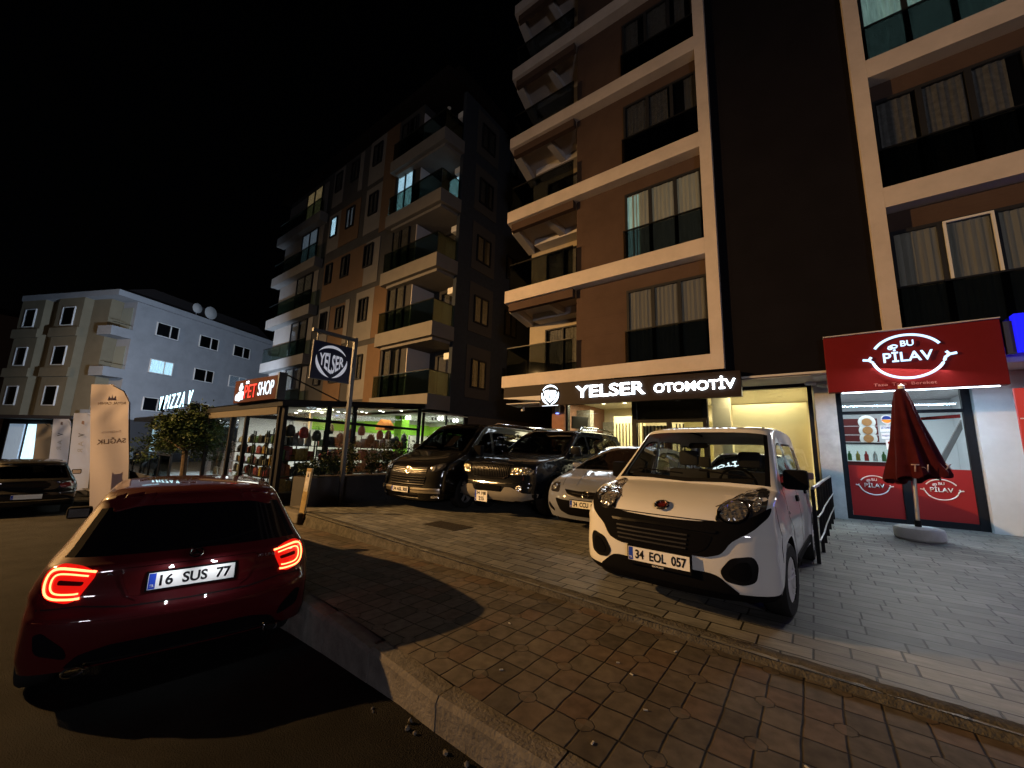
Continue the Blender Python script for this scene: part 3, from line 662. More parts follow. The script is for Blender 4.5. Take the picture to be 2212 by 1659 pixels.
# parasol
def parasol():
    T = thing('closed_parasol', 'closed dark red parasol on a white round base before the rice shop', 'parasol', (1.38, 10.06, 0))
    bm = bmesh.new(); N = 48; prof = [(.05, 2.66), (.09, 2.6), (.12, 2.45), (.13, 2.42), (.17, 2.1), (.24, 1.7), (.31, 1.35), (.38, 1.08), (.375, 1.03)]
    rings = []
    for (r, z) in prof:
        rg = []
        for i in range(N):
            a = 2*pi*i/N; f = 1+.2*min(1, (2.66-z)/.8)*sin(a*8+z*1.3)+.04*sin(a*3+z*5)
            zz = z+(.09*sin(a+2.4)+.035*sin(a*8) if z < 1.2 else 0)
            rg.append(bm.verts.new((r*f*cos(a)+(.05*(2.6-z)), r*f*sin(a), zz)))
        rings.append(rg)
    for A, B in zip(rings, rings[1:]):
        for i in range(N): bm.faces.new((A[i], A[(i+1) % N], B[(i+1) % N], B[i]))
    cloth = link('canopy', bm, mat('dark_red_cloth', (.05, .005, .008), .85, var=.25, vscale=5), T, True, 60)
    text('printed_letters', 'Tel', mat('faded_print', (.45, .33, .3), .8), T, (.06, -.42, 1.23), (1, .12, 0), Z_, .13, .22, depth=.004, bold=.01, shear=.1)
    text('printed_letters', 'x', mat('faded_print'), T, (.42, -.27, 1.27), (1, .7, 0), Z_, .09, depth=.004, bold=.01, shear=.1)
    MB().cyl((0, 0, .2), (.03, 0, 1.1), .028).build('pole', mat('brushed_steel', (.5, .5, .5), .3, .8), T, True); MB().cyl((0, 0, .2), (0, 0, .32), .045).build('pole_sleeve', RUBBER, T, True)
    MB().lathe([(0, 2.66), (.05, 2.66), (.045, 2.72), (0, 2.76)], (.02, 0, 0), 'z', 14).build('finial', WHITEP, T, True)
    MB().lathe([(0, 0), (.30, 0), (.33, .03), (.33, .15), (.31, .195), (.26, .21), (0, .215)], (0, 0, 0), 'z', 40).build('base', mat('white_concrete', (.55, .55, .54), .7, var=.1, bump=.2), T, True)
    return T
parasol()

# steel fence
def fence():
    T = thing('steel_fence', 'low black steel post fence with two rails beside the white car', 'fence', (0, 0, 0))
    P = [(-.04, 6.7), (.02, 7.55), (.06, 8.4), (.11, 9.2), (.16, 10.05), (.22, 10.93), (.27, 11.76)]
    for x, y in P: MB().box(x-.022, x+.022, y-.035, y+.035, 0, .93, .004).build('post', BLACKM, T)
    a, c = P[0], P[-1]
    for z in (.57, .28):
        MB().tube([(p[0]+.03, p[1], z) for p in P], .011).build('rail', mat('galvanised', (.3, .31, .33), .35, .8), T, True)
    MB().tube([(p[0], p[1], .945) for p in P], .022).build('handrail', mat('galvanised'), T, True)
fence()

# ------------------------------------------------------------------ second apartment building with the pet shop
def second_building():
    T = thing('apartment_building', 'apartment block with orange panels and glass railed corner balconies above the pet shop', 'building', (0, 0, 0))
    GREY = mat('grey_brown_render', (.05, .05, .052), .85, var=.12, vscale=1.5); LIGHT = mat('light_render', (.155, .148, .142), .85, var=.08, vscale=2)
    ORANGE = mat('orange_render', (.115, .074, .047), .85, var=.08, vscale=2); DB = mat('dark_blue_render', (.035, .042, .055), .85, var=.12)
    F = [3.45+3.05*k for k in range(5)]; top = 18.75
    MB().prism([(-29, 10.8), (-14.35, 10.8), (-14.35, 12.2), (-12.302, 12.2), (-12.302, 24), (-29, 24)], 2.75, top, 'xy').build('main_wall', GREY, T)
    MB().box(-12.3, -12.1, 11.5, 24, 2.75, top).build('side_wall', DB, T)
    MB().box(-12.3, -12.1, 12.7, 24, -.3, 2.74).build('side_wall', mat('plinth_render', (.09, .082, .075), .85, var=.1), T)
    MB().prism([(-29.3, 10.25), (-12.1, 10.25), (-11.95, 11.5), (-11.9, 24.2), (-29.3, 24.2)], top-.28, top+.1, 'xy').build('roof_slab', mat('roof_dark', (.014, .012, .012), .9, spec=.03), T)
    MB().box(-28, -12.6, 11.4, 23, top+.101, top+1.5).build('roof_parapet', mat('roof_dark', (.014, .012, .012), .9, spec=.03), T)
    MB().box(-29, -12.11, 10.795, 12.4, 2.70, 2.748).build('underside', LIGHT, T)
    WSIDE = mat('recess_white', (.50, .48, .50), .8)
    for k, z in enumerate(F):
        s = MB(); s.prism([(-16.15, 10.3), (-12.12, 10.3), (-12.05, 11.498), (-12.35, 11.498), (-12.35, 12.19), (-14.34, 12.19), (-14.34, 10.798), (-16.15, 10.798)], z-.62, z, 'xy')
        s.build('balcony_slab', LIGHT, T)
        if k: MB().prism([(-15.9, 10.5), (-12.3, 10.5), (-12.25, 11.49), (-12.35, 11.49), (-12.35, 12.18), (-14.33, 12.18), (-14.33, 10.797), (-15.9, 10.797)], z-.75, z-.621, 'xy').build('slab_underside', LIGHT, T)
        MB().box(-12.7, -12.35, 12.16, 12.195, z+.002, z+2.28).build('recess_wall', WSIDE, T); MB().box(-14.345, -14.30, 10.82, 12.15, z+.002, z+2.28).build('recess_wall', WSIDE, T)
        r = railing(T, -16.05, -12.2, z+.001, z+.98, 10.36, GREENGLASS)
        MB().box(-12.19, -12.18, 10.38, 11.48, z+.001, z+.98).build('side_glass', GREENGLASS, r); MB().box(-12.21, -12.165, 10.38, 11.48, z+.981, z+1.01).build('side_handrail', BLACKM, r)
        kd = {3: 'cool'}.get(k)
        window(T, -16.05, -14.75, z+.01, z+2.42, 10.79, 2, kd)
        window(T, -13.7, -12.9, z+.01, z+2.1, 12.18, 1, 'cool' if k == 3 else None)
        MB().lathe([(0, -.02), (.09, -.02), (.1, 0)], (-13.2, 11.4, z+2.42), 'z', 14).build('ceiling_lamp', WHITEP, T)
        if k < 5:
            MB().box(-12.75, -12.4, 11.6, 12.15, z+1.7, z+2.0, .03).build('air_conditioner', WHITEP, T)
        # window surrounds and coloured panels
        def panel(n, m, x0, x1, z0, z1): MB().box(x0, x1, 10.765, 10.799, z+z0, z+z1).build(n, m, T)
        if k in (0, 3, 4): panel('light_panel', LIGHT, -18.95, -17.45, .1, 2.85); panel('orange_panel', ORANGE, -17.449, -16.3, -.2, 2.85)
        elif k == 1: panel('light_panel', LIGHT, -18.95, -17.3, .1, 2.85); panel('orange_panel', ORANGE, -21.6, -20.0, .1, 2.6); panel('orange_panel', ORANGE, -17.29, -16.2, .1, 2.85)
        else: panel('light_panel', LIGHT, -18.5, -17.2, .1, 2.6); panel('orange_panel', ORANGE, -22.9, -18.501, .1, 2.6)
        if k in (1, 4): panel('light_panel', LIGHT, -21.0+1.0, -19.6, .2, 2.7); panel('light_panel', LIGHT, -22.9, -21.7, .2, 2.7)
        if k == 3: panel('orange_panel', ORANGE, -21.6, -19.5, .2, 2.7); panel('light_panel', LIGHT, -22.95, -21.61, .2, 2.7)
        if k == 0: panel('orange_panel', ORANGE, -21.5, -19.7, .1, 2.6)
        window(T, -18.55, -17.75, z+1.12, z+2.4, 10.764, 2, None)
        window(T, -20.85, -20.05, z+1.12, z+2.4, 10.764, 2, 'pale' if k == 3 else None, blind=(k == 3))
        window(T, -22.6, -21.9, z+1.12, z+2.4, 10.764, 1, 'cool' if k == 3 else None, curt=(k % 2 == 0))
        # left balcony
        MB().box(-29.4, -23.3, 10.3, 10.798, z-.62, z).build('balcony_slab', LIGHT, T)
        MB().box(-29.0, -23.6, 10.766, 10.799, z+.001, z+2.43).build('light_panel', LIGHT, T)
        r = railing(T, -29.3, -23.35, z+.001, z+.95, 10.36, GREENGLASS)
        window(T, -26.3, -24.2, z+.01, z+2.42, 10.764, 2, {3: 'pale', 4: 'warm'}.get(k), blind=(k == 2))
        # side wall windows
        MB().box(-12.099, -12.06, 12.35, 14.0, z+.1, z+2.5).build('light_panel', mat('side_panel', (.065, .062, .06), .85), T)
        window(T, 12.65, 13.65, z+.58, z+1.9, -12.059, 2, None, out=1, axis='x')
        window(T, 15.0, 16.0, z+.58, z+1.9, -12.098, 2, None, out=1, axis='x')
    return T
second_building()

PETG = mat('pet_shop_green', (.20, .46, .04), .7); PETW = mat('pet_shop_white', (.5, .5, .45), .7)
FR2 = mat('anthracite_frame', (.012, .013, .016), .6, spec=.05)
def lerp(a, b, t): return a+(b-a)*t
def pet_shop():
    T = thing('pet_shop', 'glass fronted pet shop annex with bright lit shelves and green walls', 'shop', (0, 0, 0))
    P0, P1 = Vector((-11.0, 4.54, 0)), Vector((-12.2, 10.1, 0)); L = (P1-P0).length; d = (P1-P0)/L
    def beam(n, s0, s1, z0, z1, z0b=None, z1b=None, w_=.05, m=FR2, parent=T):
        z0b = z0 if z0b is None else z0b; z1b = z1 if z1b is None else z1b
        nrm = Vector((d.y, -d.x, 0)); b = MB(); A = P0+d*s0; B = P0+d*s1; vs = []
        for P, a, c in ((A, z0, z1), (B, z0b, z1b)):
            for o_, z in ((-w_, a), (w_, a), (w_, c), (-w_, c)): vs.append(b.b.verts.new(P+nrm*o_+Vector((0, 0, z))))
        for q in ((0, 1, 2, 3), (7, 6, 5, 4), (0, 4, 5, 1), (1, 5, 6, 2), (2, 6, 7, 3), (3, 7, 4, 0)): b.b.faces.new([vs[i] for i in q])
        return b.build(n, m, parent)
    zt = lambda s: 2.25+.62*s/L
    zf = lambda s: -.14+.1*s/L
    for s in (0.06, 1.43, 2.4, 5.62): beam('glass_post', s-(.05 if s > .1 else .06), s+.05, -.3, zt(s))
    beam('transom', .11, 5.55, 1.93, 2.01); beam('bottom_rail', .11, 5.55, -.25, .02); beam('roof_edge', -.1, 5.8, 2.26, 2.42, 2.88, 3.0, .09)
    for a, c in ((.11, 1.38), (1.48, 2.35), (2.45, 5.57)):
        beam('glass_pane', a, c, .02, 1.93, w_=.004, m=SHOPGLASS); beam('glass_pane', a, c, 2.01, zt(a)-.01, 2.01, zt(c)-.01, w_=.004, m=SHOPGLASS)
    # front side along x
    for x in (-16.65, -14.52, -13.34, -11.15): MB().box(x-.05, x+.05, 4.49, 4.59, -.35, 2.24).build('glass_post', FR2, T)
    MB().box(-16.8, -10.95, 4.45, 4.64, 2.26, 2.42).build('roof_edge', FR2, T); MB().box(-16.6, -11.2, 4.47, 4.6, 2.06, 2.255).build('front_fascia', mat('fascia_tan', (.06, .053, .045), .7), T)
    MB().box(-16.6, -11.2, 4.5, 4.58, -.4, -.12).build('bottom_rail', FR2, T)
    for a, c in ((-16.6, -14.57), (-14.47, -13.39), (-13.29, -11.2)): MB().box(a, c, 4.535, 4.543, -.12, 2.05).build('glass_pane', SHOPGLASS, T)
    # roof (lean-to), ceiling, floor, walls
    b = MB(); b.quad((-16.8, 4.4, 2.43), (-10.95, 4.4, 2.43), (-12.2, 10.79, 3.06), (-16.8, 10.79, 3.06)); b.build('lean_to_roof', mat('roof_sheet', (.08, .075, .07), .6), T)
    b = MB(); b.quad((-16.7, 4.6, 2.25), (-11.1, 4.6, 2.25), (-12.25, 10.4, 2.8), (-16.7, 10.4, 2.8)); b.build('ceiling', PETW, T)
    MB().box(-16.7, -12.12, 10.401, 14.5, 2.66, 2.695).build('ceiling', PETW, T)
    b = MB(); b.quad((-16.7, 4.6, -.12), (-11.1, 4.6, -.12), (-12.2, 14.5, -.06), (-16.7, 14.5, -.06)); b.build('floor', mat('shop_tile', (.35, .35, .36), .3), T)
    MB().box(-16.8, -12.31, 14.5, 14.6, -.1, 2.65).build('back_wall', PETW, T)
    MB().box(-16.85, -16.7, 8.0, 14.5, -.1, 2.65).build('side_wall', PETW, T)
    MB().box(-16.69, -12.31, 14.46, 14.499, 1.95, 2.4).build('green_band', PETG, T); MB().box(-16.699, -16.66, 8.1, 14.45, 1.9, 2.45).build('green_band', PETG, T)
    MB().box(-14.9, -14.4, 10.9, 11.3, -.1, 2.65).build('green_column', PETG, T)
    # building side window
    g = MB(); g.box(-12.16, -12.1, 10.15, 10.24, -.2, 2.65).box(-12.16, -12.1, 11.38, 11.44, 0, 2.65).box(-12.16, -12.1, 12.45, 12.69, -.2, 2.65).build('window_post', BLACKM, T)
    MB().box(-12.14, -12.134, 10.24, 12.45, 0, 2.65).build('glass_pane', SHOPGLASS, T)
    E1 = emis('spot_white', (1, .95, .85), 14)
    rnd = random.Random(2)
    pts = []
    for i in range(4):
        for j in range(6):
            y = 5.0+j*1.0; x = -15.8+i*1.25
            if x < -11.6-(y-4.54)*.2: pts.append((x, y, 2.25+(y-4.6)/5.8*.55-.012))
    downlights('downlight', pts, T, E1, .06)
    for p in ((-14.2, 10.9, 2.64), (-12.9, 11.6, 2.64), (-13.2, 12.8, 2.64)):
        for q in (-.25, -.08, .1, .27): MB().lathe([(0, -.16), (.045, -.15), (.05, -.06), (.02, 0)], (p[0]+q, p[1]+.15*q, p[2]), 'z', 10).build('track_spot', E1 if q > 0 else BLACKM, T)
    lamp('ceiling_light', 'AREA', (-13.9, 7.2, 2.3), 260, (1, .95, .84), 3.6, (-13.9, 7.2001, 0), T, size_y=4.5)
    lamp('ceiling_light', 'AREA', (-14.2, 12.4, 2.6), 300, (1, .95, .8), 3.6, (-14.2, 12.4001, 0), T, size_y=3)
    return P0, d
P0, DV = pet_shop()
COLS = [(.5, .04, .04), (.02, .02, .025), (.6, .6, .55), (.55, .33, .05), (.05, .05, .08), (.3, .05, .12), (.08, .22, .08), (.7, .5, .12), (.03, .03, .03), (.35, .35, .36), (.6, .12, .05), (.015, .015, .02)]
CN = ['red', 'black', 'white', 'ochre', 'navy', 'purple', 'green', 'yellow', 'black', 'grey', 'orange', 'black']
PM = [mat('product_%d' % i, tuple(v*.42+.01 for v in c), .45, var=.5, vscale=14, spec=.3) for i, c in enumerate(COLS)]
def rack(loc, rz, wd, ht, shelves, lab, seed, bags=False):
    t = thing('display_shelf', lab, 'shelf', loc, rz, 'display shelves in the pet shop'); rnd = random.Random(seed)
    for sx in (-wd/2, wd/2):
        for sy in (-.18, .18): MB().box(sx-.012, sx+.012, sy-.012, sy+.012, 0, ht).build('upright', BLACKM, t)
    M = Matrix.Translation(loc) @ Matrix.Rotation(rz, 4, 'Z')
    zs = [.12+(ht-.15)*i/shelves for i in range(shelves)]
    for i, z in enumerate(zs):
        MB().box(-wd/2, wd/2, -.2, .2, z-.025, z).build('shelf_board', BLACKM, t)
        x = -wd/2+.06; hm = (ht-.15)/shelves
        while x < wd/2-.12:
            k = rnd.randrange(len(COLS)); ww = rnd.uniform(.1, .26); hh = hm*rnd.uniform(.45, .86); ww = min(ww, wd/2-.03-x)
            if ww < .07: break
            b = MB()
            if bags or rnd.random() < .35:  # soft bag: pinched top
                b.lathe([(0, 0), (ww*.46, .0), (ww*.5, hh*.3), (ww*.47, hh*.75), (ww*.22, hh*.93), (ww*.3, hh), (0, hh)], (0, 0, 0), 'z', 14)
                for v in b.b.verts: v.co.y *= .62
                nm, what = 'product_bag', 'filled bag'
            else: b.box(-ww/2, ww/2, -.12, .12, .001, hh, .012); nm, what = 'product_box', 'packet'
            o = b.build(nm, PM[k], None, True); o.matrix_world = M @ Matrix.Translation((x+ww/2, rnd.uniform(-.04, .04), z+.001))
            tag(o, '%s %s of pet goods standing on the crowded shop shelves' % (CN[k], what), 'packet' if nm == 'product_box' else 'bag', '%s %ss on the pet shop shelves' % (CN[k], what))
            x += ww+rnd.uniform(.01, .07)
Z0 = -.1
ang = math.atan2(DV.y, DV.x)
for i, (s, wd, lab) in enumerate(((.75, 1.1, 'crowded black shelf just behind the corner of the side glass'), (1.95, .9, 'crowded black shelf behind the second side pane'), (3.2, 1.3, 'crowded black shelf behind the shrubs'), (4.7, 1.3, 'crowded black shelf behind the dark van'))):
    p = P0+DV*s+Vector((-DV.y, DV.x, 0))*.38
    rack((p.x, p.y, Z0), ang, wd, 1.8, 4, lab, 11+i)
for i, (x, y, lab) in enumerate(((-11.9, 5.0, 'crowded black shelf nearest the front corner of the glass'), (-13.0, 5.0, 'shelf full of toys in the middle front pane'), (-14.1, 5.1, 'shelf of yellow and brown toys in the third front pane'), (-15.6, 5.3, 'shelf of mixed bags by the left end of the front glass'))):
    rack((x, y, Z0), 0, .95, 1.75, 5, lab, 31+i, bags=(i > 1))
for i, (x, y, rz, lab) in enumerate(((-14.8, 8.0, 0, 'tall shelf in the middle of the lit shop floor'), (-13.3, 9.2, .2, 'shelf deeper in the shop beneath the green band'), (-13.6, 12.6, 0, 'rearmost shelf seen above the dark van'))):
    rack((x, y, Z0), rz, 1.8, 1.75, 4, lab, 51+i)
rnd = random.Random(9)
for i in range(12):  # hanging toys and bags on the glass side
    s = .4+i*.42; p = P0+DV*s+Vector((-DV.y, DV.x, 0))*(.18); z = 1.45+rnd.uniform(-.12, .2); k = (1, 0, 8, 11, 4, 1, 5, 8, 0, 1, 4, 2)[i]; b = MB()
    b.lathe([(0, 0), (.12, .02), (.15, .14), (.12, .27), (.05, .33), (.0, .34)], (0, 0, 0), 'z', 16)
    for v in b.b.verts: v.co.y *= .55
    b.tube([(-.06, 0, .3), (-.04, 0, .42), (.04, 0, .42), (.06, 0, .3)], .008, 6)
    o = b.build('carrier_bag', PM[k], None, True); o.matrix_world = Matrix.Translation((p.x, p.y, z)) @ Matrix.Rotation(ang, 4, 'Z')
    tag(o, '%s pet carrier bag hanging in the shop behind the side glass' % CN[k], 'bag', '%s carrier bags hanging behind the side glass' % CN[k])
t = thing('pet_house', 'orange peaked pet house on top of the shelf below the green band', 'pet house', (P0.x+DV.x*4.2-.5, P0.y+DV.y*4.2, 1.98-.1))
MB().prism([(-.28, 0), (.28, 0), (.28, .16), (0, .38), (-.28, .16)], -.2, .2, 'xz').build('shell', mat('orange_fabric', (.55, .2, .04), .8), t)
# pet shop sign
S = thing('shop_sign', 'dark red brown pet shop sign with glowing cat and dog figure', 'sign', (0, 0, 0))
MB().prism([(-13.92, 2.44), (-10.98, 2.44), (-10.98, 3.06), (-13.95, 3.12)], 4.3, 4.44, 'xz').build('sign_box', mat('sign_maroon', (.035, .011, .009), .6, spec=.03), S)
text('letters', 'PET', emis('red_led', (1, .03, .025), 1.5), S, (-12.66, 4.285, 2.74), X_, Z_, .38, .84, depth=.01, bold=.0)
text('letters', 'SHOP', emis('pet_white', (.8, .92, 1), 1.6), S, (-11.62, 4.285, 2.76), X_, Z_, .38, 1.0, depth=.01, bold=.0)
text('small_letters', 'SC', WHITE_E, S, (-12.93, 4.285, 3.01), X_, Z_, .08, .2, depth=.01, bold=.04)
b = MB()
for cx, cz, r in ((-13.45, 2.62, .14), (-13.4, 2.86, .09), (-13.62, 2.6, .1), (-13.25, 2.68, .1), (-13.3, 2.88, .06)): b.prism([(cx+r*cos(a*.4), cz+r*sin(a*.4)) for a in range(16)], 4.27+cx*.0005+r*.01, 4.29, 'xz')
b.prism([(-13.46, 2.93), (-13.43, 3.02), (-13.38, 2.94)], 4.272, 4.291, 'xz'); b.prism([(-13.38, 2.94), (-13.33, 3.02), (-13.31, 2.92)], 4.2725, 4.292, 'xz')
b.prism([(-13.72, 2.52), (-13.16, 2.52), (-13.2, 2.6), (-13.66, 2.6)], 4.2695, 4.2935, 'xz'); b.build('dog_and_cat', mat('pet_white'), S)
MB().tube([(-10.98, 4.5, 3.1), (-11.55, 6.6, 2.55)], .02, 8).build('stay', BLACKM, S); MB().box(-10.99, -10.91, 4.3, 4.5, 2.42, 3.14).build('side_post', BLACKM, S)

# ------------------------------------------------------------------ pizza house
PZ = thing('pizza_restaurant', 'glazed pizza restaurant terrace with a pale interior beyond the small tree', 'restaurant', (0, 0, 0))
for x in (-29.5, -27, -24.6, -22.1, -19.5, -17.1): MB().box(x-.05, x+.05, 5.35, 5.45, -.7, 2.2).build('glass_post', BLACKM, PZ)
for a, c in ((-29.45, -27.05), (-26.95, -24.65), (-24.55, -22.15), (-22.05, -19.55), (-19.45, -17.15)): MB().box(a, c, 5.395, 5.403, -.6, 2.2).build('glass_pane', SHOPGLASS, PZ)
MB().box(-30, -16.95, 4.7, 10.7, 2.21, 2.4).build('flat_roof', BLACKM, PZ)
MB().box(-30, -16.95, 5.3, 10.7, -.75, -.6).build('floor', mat('shop_tile'), PZ)
MB().box(-30, -16.95, 10.5, 10.7, -.6, 2.2).build('back_wall', mat('shop_white_wall'), PZ); MB().box(-17.0, -16.9, 5.5, 10.4, -.6, 2.2).build('side_wall', mat('shop_white_wall'), PZ)
lamp('ceiling_light', 'AREA', (-19.5, 7.6, 2.1), 480, (.95, .97, 1), 4, (-19.5, 7.6001, 0), PZ, size_y=3.5)
lamp('ceiling_light', 'AREA', (-26, 7.6, 2.1), 330, (.8, .93, 1), 5, (-26, 7.6001, 0), PZ, size_y=3.5)
downlights('downlight', [(-18+i*-1.6, 6.1+.3*(i % 2), 2.2) for i in range(7)], PZ, emis('spot_white', (1, .95, .85), 14), .08)
S = thing('shop_sign', 'slanted cool white glowing pizza letters standing on the terrace roof', 'sign', (0, 0, 0))
text('letters', 'V  P I Z Z A  V', emis('cyan_led', (.55, .9, 1), 3.5), S, (-21.6, 4.54, 2.93), X_, Z_, .62, 4.9, depth=.02, bold=.0, shear=.2)
b = MB(); b.box(-24, -19.2, 4.56, 4.6, 2.5, 2.53)
for x in (-23.5, -21.5, -19.7): b.box(x-.02, x+.02, 4.56, 4.6, 2.41, 2.9)
b.tube([(-19.4, 4.6, 2.8), (-18.6, 5.6, 2.42)], .02); b.build('sign_frame', BLACKM, S)
lamp('sign_glow', 'SPOT', (-23.5, 5.0, 3.6), 11000, (.62, .78, 1), .4, (-42, 11, 6), S, spot=120, blend=.8)
R = thing('terrace_railing', 'dark glass panelled railing in front of the pizza terrace', 'railing', (0, 0, 0))
for i in range(6):
    x = -28.6+i*1.62; MB().box(x-.03, x+.03, 4.47, 4.53, -.75, .7).build('post', BLACKM, R)
    if i < 5: MB().box(x+.04, x+1.58, 4.495, 4.505, -.3, .62).build('glass_panel', glass('smoky_glass', (.45, .5, .5), .07), R)
MB().box(-28.6, -20.5, 4.46, 4.54, .63, .72).build('top_rail', BLACKM, R); MB().box(-28.6, -20.5, 4.44, 4.56, -.9, -.31).build('low_wall', mat('low_wall', (.12, .11, .10), .85), R)
t = thing('dining_table', 'red topped table with white chairs inside the pizza terrace', 'table', (-18.2, 6.2, -.6))
MB().box(-.8, .8, -.35, .35, .72, .77, .01).build('tabletop', mat('table_red', (.55, .07, .05), .5), t)
for sx in (-.7, .7):
    for sy in (-.28, .28): MB().box(sx-.025, sx+.025, sy-.025, sy+.025, 0, .72).build('leg', mat('pale_wood', (.5, .45, .38), .6), t)
for i in range(3):
    t = thing('dining_chair', ['pale wooden chair at the left end of the red table', 'pale wooden chair at the middle of the red table', 'pale wooden chair at the right end of the red table'][i], 'chair', (-18.75+i*.55, 5.72, -.6), pi, 'chairs at the red table')
    MB().box(-.2, .2, -.2, .2, .43, .47).build('seat', mat('pale_wood'), t); MB().box(-.2, .2, .17, .2, .6, .9).build('backrest', mat('pale_wood'), t)
    for sx in (-.18, .18):
        MB().box(sx-.018, sx+.018, -.19, -.155, 0, .43).build('leg', mat('pale_wood'), t); MB().box(sx-.018, sx+.018, .165, .2, 0, .6).build('leg', mat('pale_wood'), t)

# ------------------------------------------------------------------ plants
def leaves(b, pts, s, rnd, flat=.5):
    for p in pts:
        u = Vector((rnd.gauss(0, 1), rnd.gauss(0, 1), rnd.gauss(0, flat))).normalized(); v = u.cross(Vector((rnd.gauss(0, 1), rnd.gauss(0, 1), rnd.gauss(0, 1)))).normalized()
        l = s*rnd.uniform(.6, 1.4); q = [p-v*l*.2, p+u*l*.5-v*l*.28, p+u*l, p+u*l*.5+v*l*.28]
        b.faces.new([b.verts.new(x) for x in q])
def leafmat(n, c):
    m = mat(n, c, .55, var=.5, vscale=3); m.node_tree.nodes['Principled BSDF'].inputs['Subsurface Weight'].default_value = 0; return m
LEAF = leafmat('dark_leaf', (.016, .03, .010)); LEAF2 = leafmat('shrub_leaf', (.022, .034, .012)); BARK = mat('bark', (.045, .034, .026), .9, var=.4, vscale=14, bump=1, bscale=30)
def small_tree():
    rnd = random.Random(21); T = thing('tree', 'small leafy street tree with a leaning trunk before the pizza terrace', 'tree', (-17.0, 4.1, zwalk(-17)))
    tips = []; b = MB(); b.tube([(0, 0, 0), (-.02, .02, .7), (-.1, 0, 1.4), (-.25, 0, 1.95), (-.35, .02, 2.5)], [.11, .09, .085, .08, .06], 10)
    for i in range(16):
        a = rnd.uniform(0, 2*pi); z = rnd.uniform(1.5, 2.4); l = rnd.uniform(.5, 1.1) if cos(a) > 0 else rnd.uniform(1.0, 2.5)
        e = Vector((-.25+l*cos(a)-.3, .55*l*sin(a), z+rnd.uniform(-.35, .45))); m = Vector((-.2+.5*l*cos(a), .3*l*sin(a), z+.2))
        b.tube([(-.2, 0, z-.15), m, e], [.035, .022, .01], 6); tips += [e, m, m*.5+e*.5]
    b.build('trunk', BARK, T, True)
    lb = bmesh.new(); pts = []
    for t_ in tips:
        for _ in range(5):
            c = t_+Vector((rnd.gauss(0, .3), rnd.gauss(0, .22), rnd.gauss(0, .16)))
            for _ in range(75): pts.append(c+Vector((rnd.gauss(0, .16), rnd.gauss(0, .14), rnd.gauss(0, .08))))
    leaves(lb, pts, .09, rnd); link('crown', lb, LEAF, T)
small_tree()
def shrub(x, y, z, h, lab):
    rnd = random.Random(int(x*100+y*37)); T = thing('shrub', lab, 'shrub', (x, y, z), 0, 'shrubs in the grey planter')
    b = MB(); pts = []
    for i in range(11):
        a = rnd.uniform(0, 2*pi); r = rnd.uniform(.05, .28); hh = h*rnd.uniform(.55, 1.1); e = Vector((r*cos(a), r*sin(a)*1.5, hh))
        b.tube([(0, 0, 0), e*.5+Vector((0, 0, .04)), e], [.01, .007, .004], 5)
        for k in range(70):
            t_ = rnd.uniform(.25, 1.05); pts.append(e*t_+Vector((rnd.gauss(0, .06), rnd.gauss(0, .07), rnd.gauss(0, .05))))
    b.build('stems', BARK, T); lb = bmesh.new(); leaves(lb, pts, .06, rnd); link('foliage', lb, LEAF2, T)
P = thing('planter', 'long grey concrete planter wall between pet shop and parked van', 'planter', (0, 0, 0))
GP = mat('planter_grey', (.04, .039, .04), .7, var=.15)
MB().box(-9.25, -8.65, 4.2, 8.6, -.35, .59, .012).build('wall', GP, P); MB().box(-9.2, -8.7, 4.25, 8.55, .592, .60).build('soil', mat('soil', (.03, .022, .016), .95), P)
for i in range(9): shrub(-8.93+.05*(i % 2), 4.42+i*.5, .6, .38+.11*min(i, 4)+.06*(i % 3), ['low leafy shrub at the front end of the planter', 'second shrub from the front end of the planter', 'leafy shrub just left of the sign pole', 'leafy shrub directly behind the sign pole', 'tall bushy shrub right of the sign pole', 'tallest shrub in the middle of the planter', 'bushy shrub beside the van windscreen', 'shrub half hidden behind the van', 'last shrub at the far end of the planter'][i])
t = thing('warning_post', 'weathered pale yellow marker post leaning at the corner of the sidewalk', 'post', (-7.96, 3.85, zwalk(-8)))
b = MB(); b.box(-.06, .06, -.02, .02, 0, 1.06, .006); o = b.build('board', mat('faded_yellow', (.40, .30, .15), .7, var=.3, vscale=14), t); t.rotation_euler = (0, radians(5), radians(20))
MB().box(-.048, .048, -.024, -.021, .62, 1.0).build('pale_panel', mat('pale_panel', (.62, .58, .5), .6, var=.25, vscale=20), t)
MB().prism([(-.02, .9), (.02, .9), (0, .97)], -.027, -.0245, 'xz').build('symbol', BLACKP, t)
t = thing('concrete_step', 'low broken concrete slab at the foot of the pale post', 'slab', (-8.4, 4.0, -.1))
MB().box(-.5, .5, -.25, .25, -.1, .1, .03).build('block', mat('kerb_concrete'), t)

# ------------------------------------------------------------------ hanging pole sign
S = thing('pole_sign', 'square dark blue hanging sign with white round emblem on a steel pole', 'sign', (-8.48, 4.91, 0))
MB().box(-.04, .04, -.04, .04, .01, 3.83).box(-.035, .035, -1.02, -.041, 3.74, 3.81).build('pole', DARKGREY, S)
MB().box(-.15, .15, -.15, .15, 0, .012).build('base_plate', DARKGREY, S)
MB().box(-.03, .03, -.98, -.08, 2.72, 3.56, .004).build('sign_panel', mat('sign_navy', (.012, .015, .035), .35, spec=.08), S)
MB().box(-.01, .01, -.9, -.88, 3.56, 3.74).box(-.01, .01, -.2, -.18, 3.56, 3.74).box(-.034, .034, -.99, -.07, 2.705, 2.719).build('bracket', DARKGREY, S)
star_logo(S, (.033, -.54, 3.14), Y_, Z_, .365, mat('sign_white', (.75, .75, .8), .4, emit=(.8, .85, 1), es=.28), depth=.005)

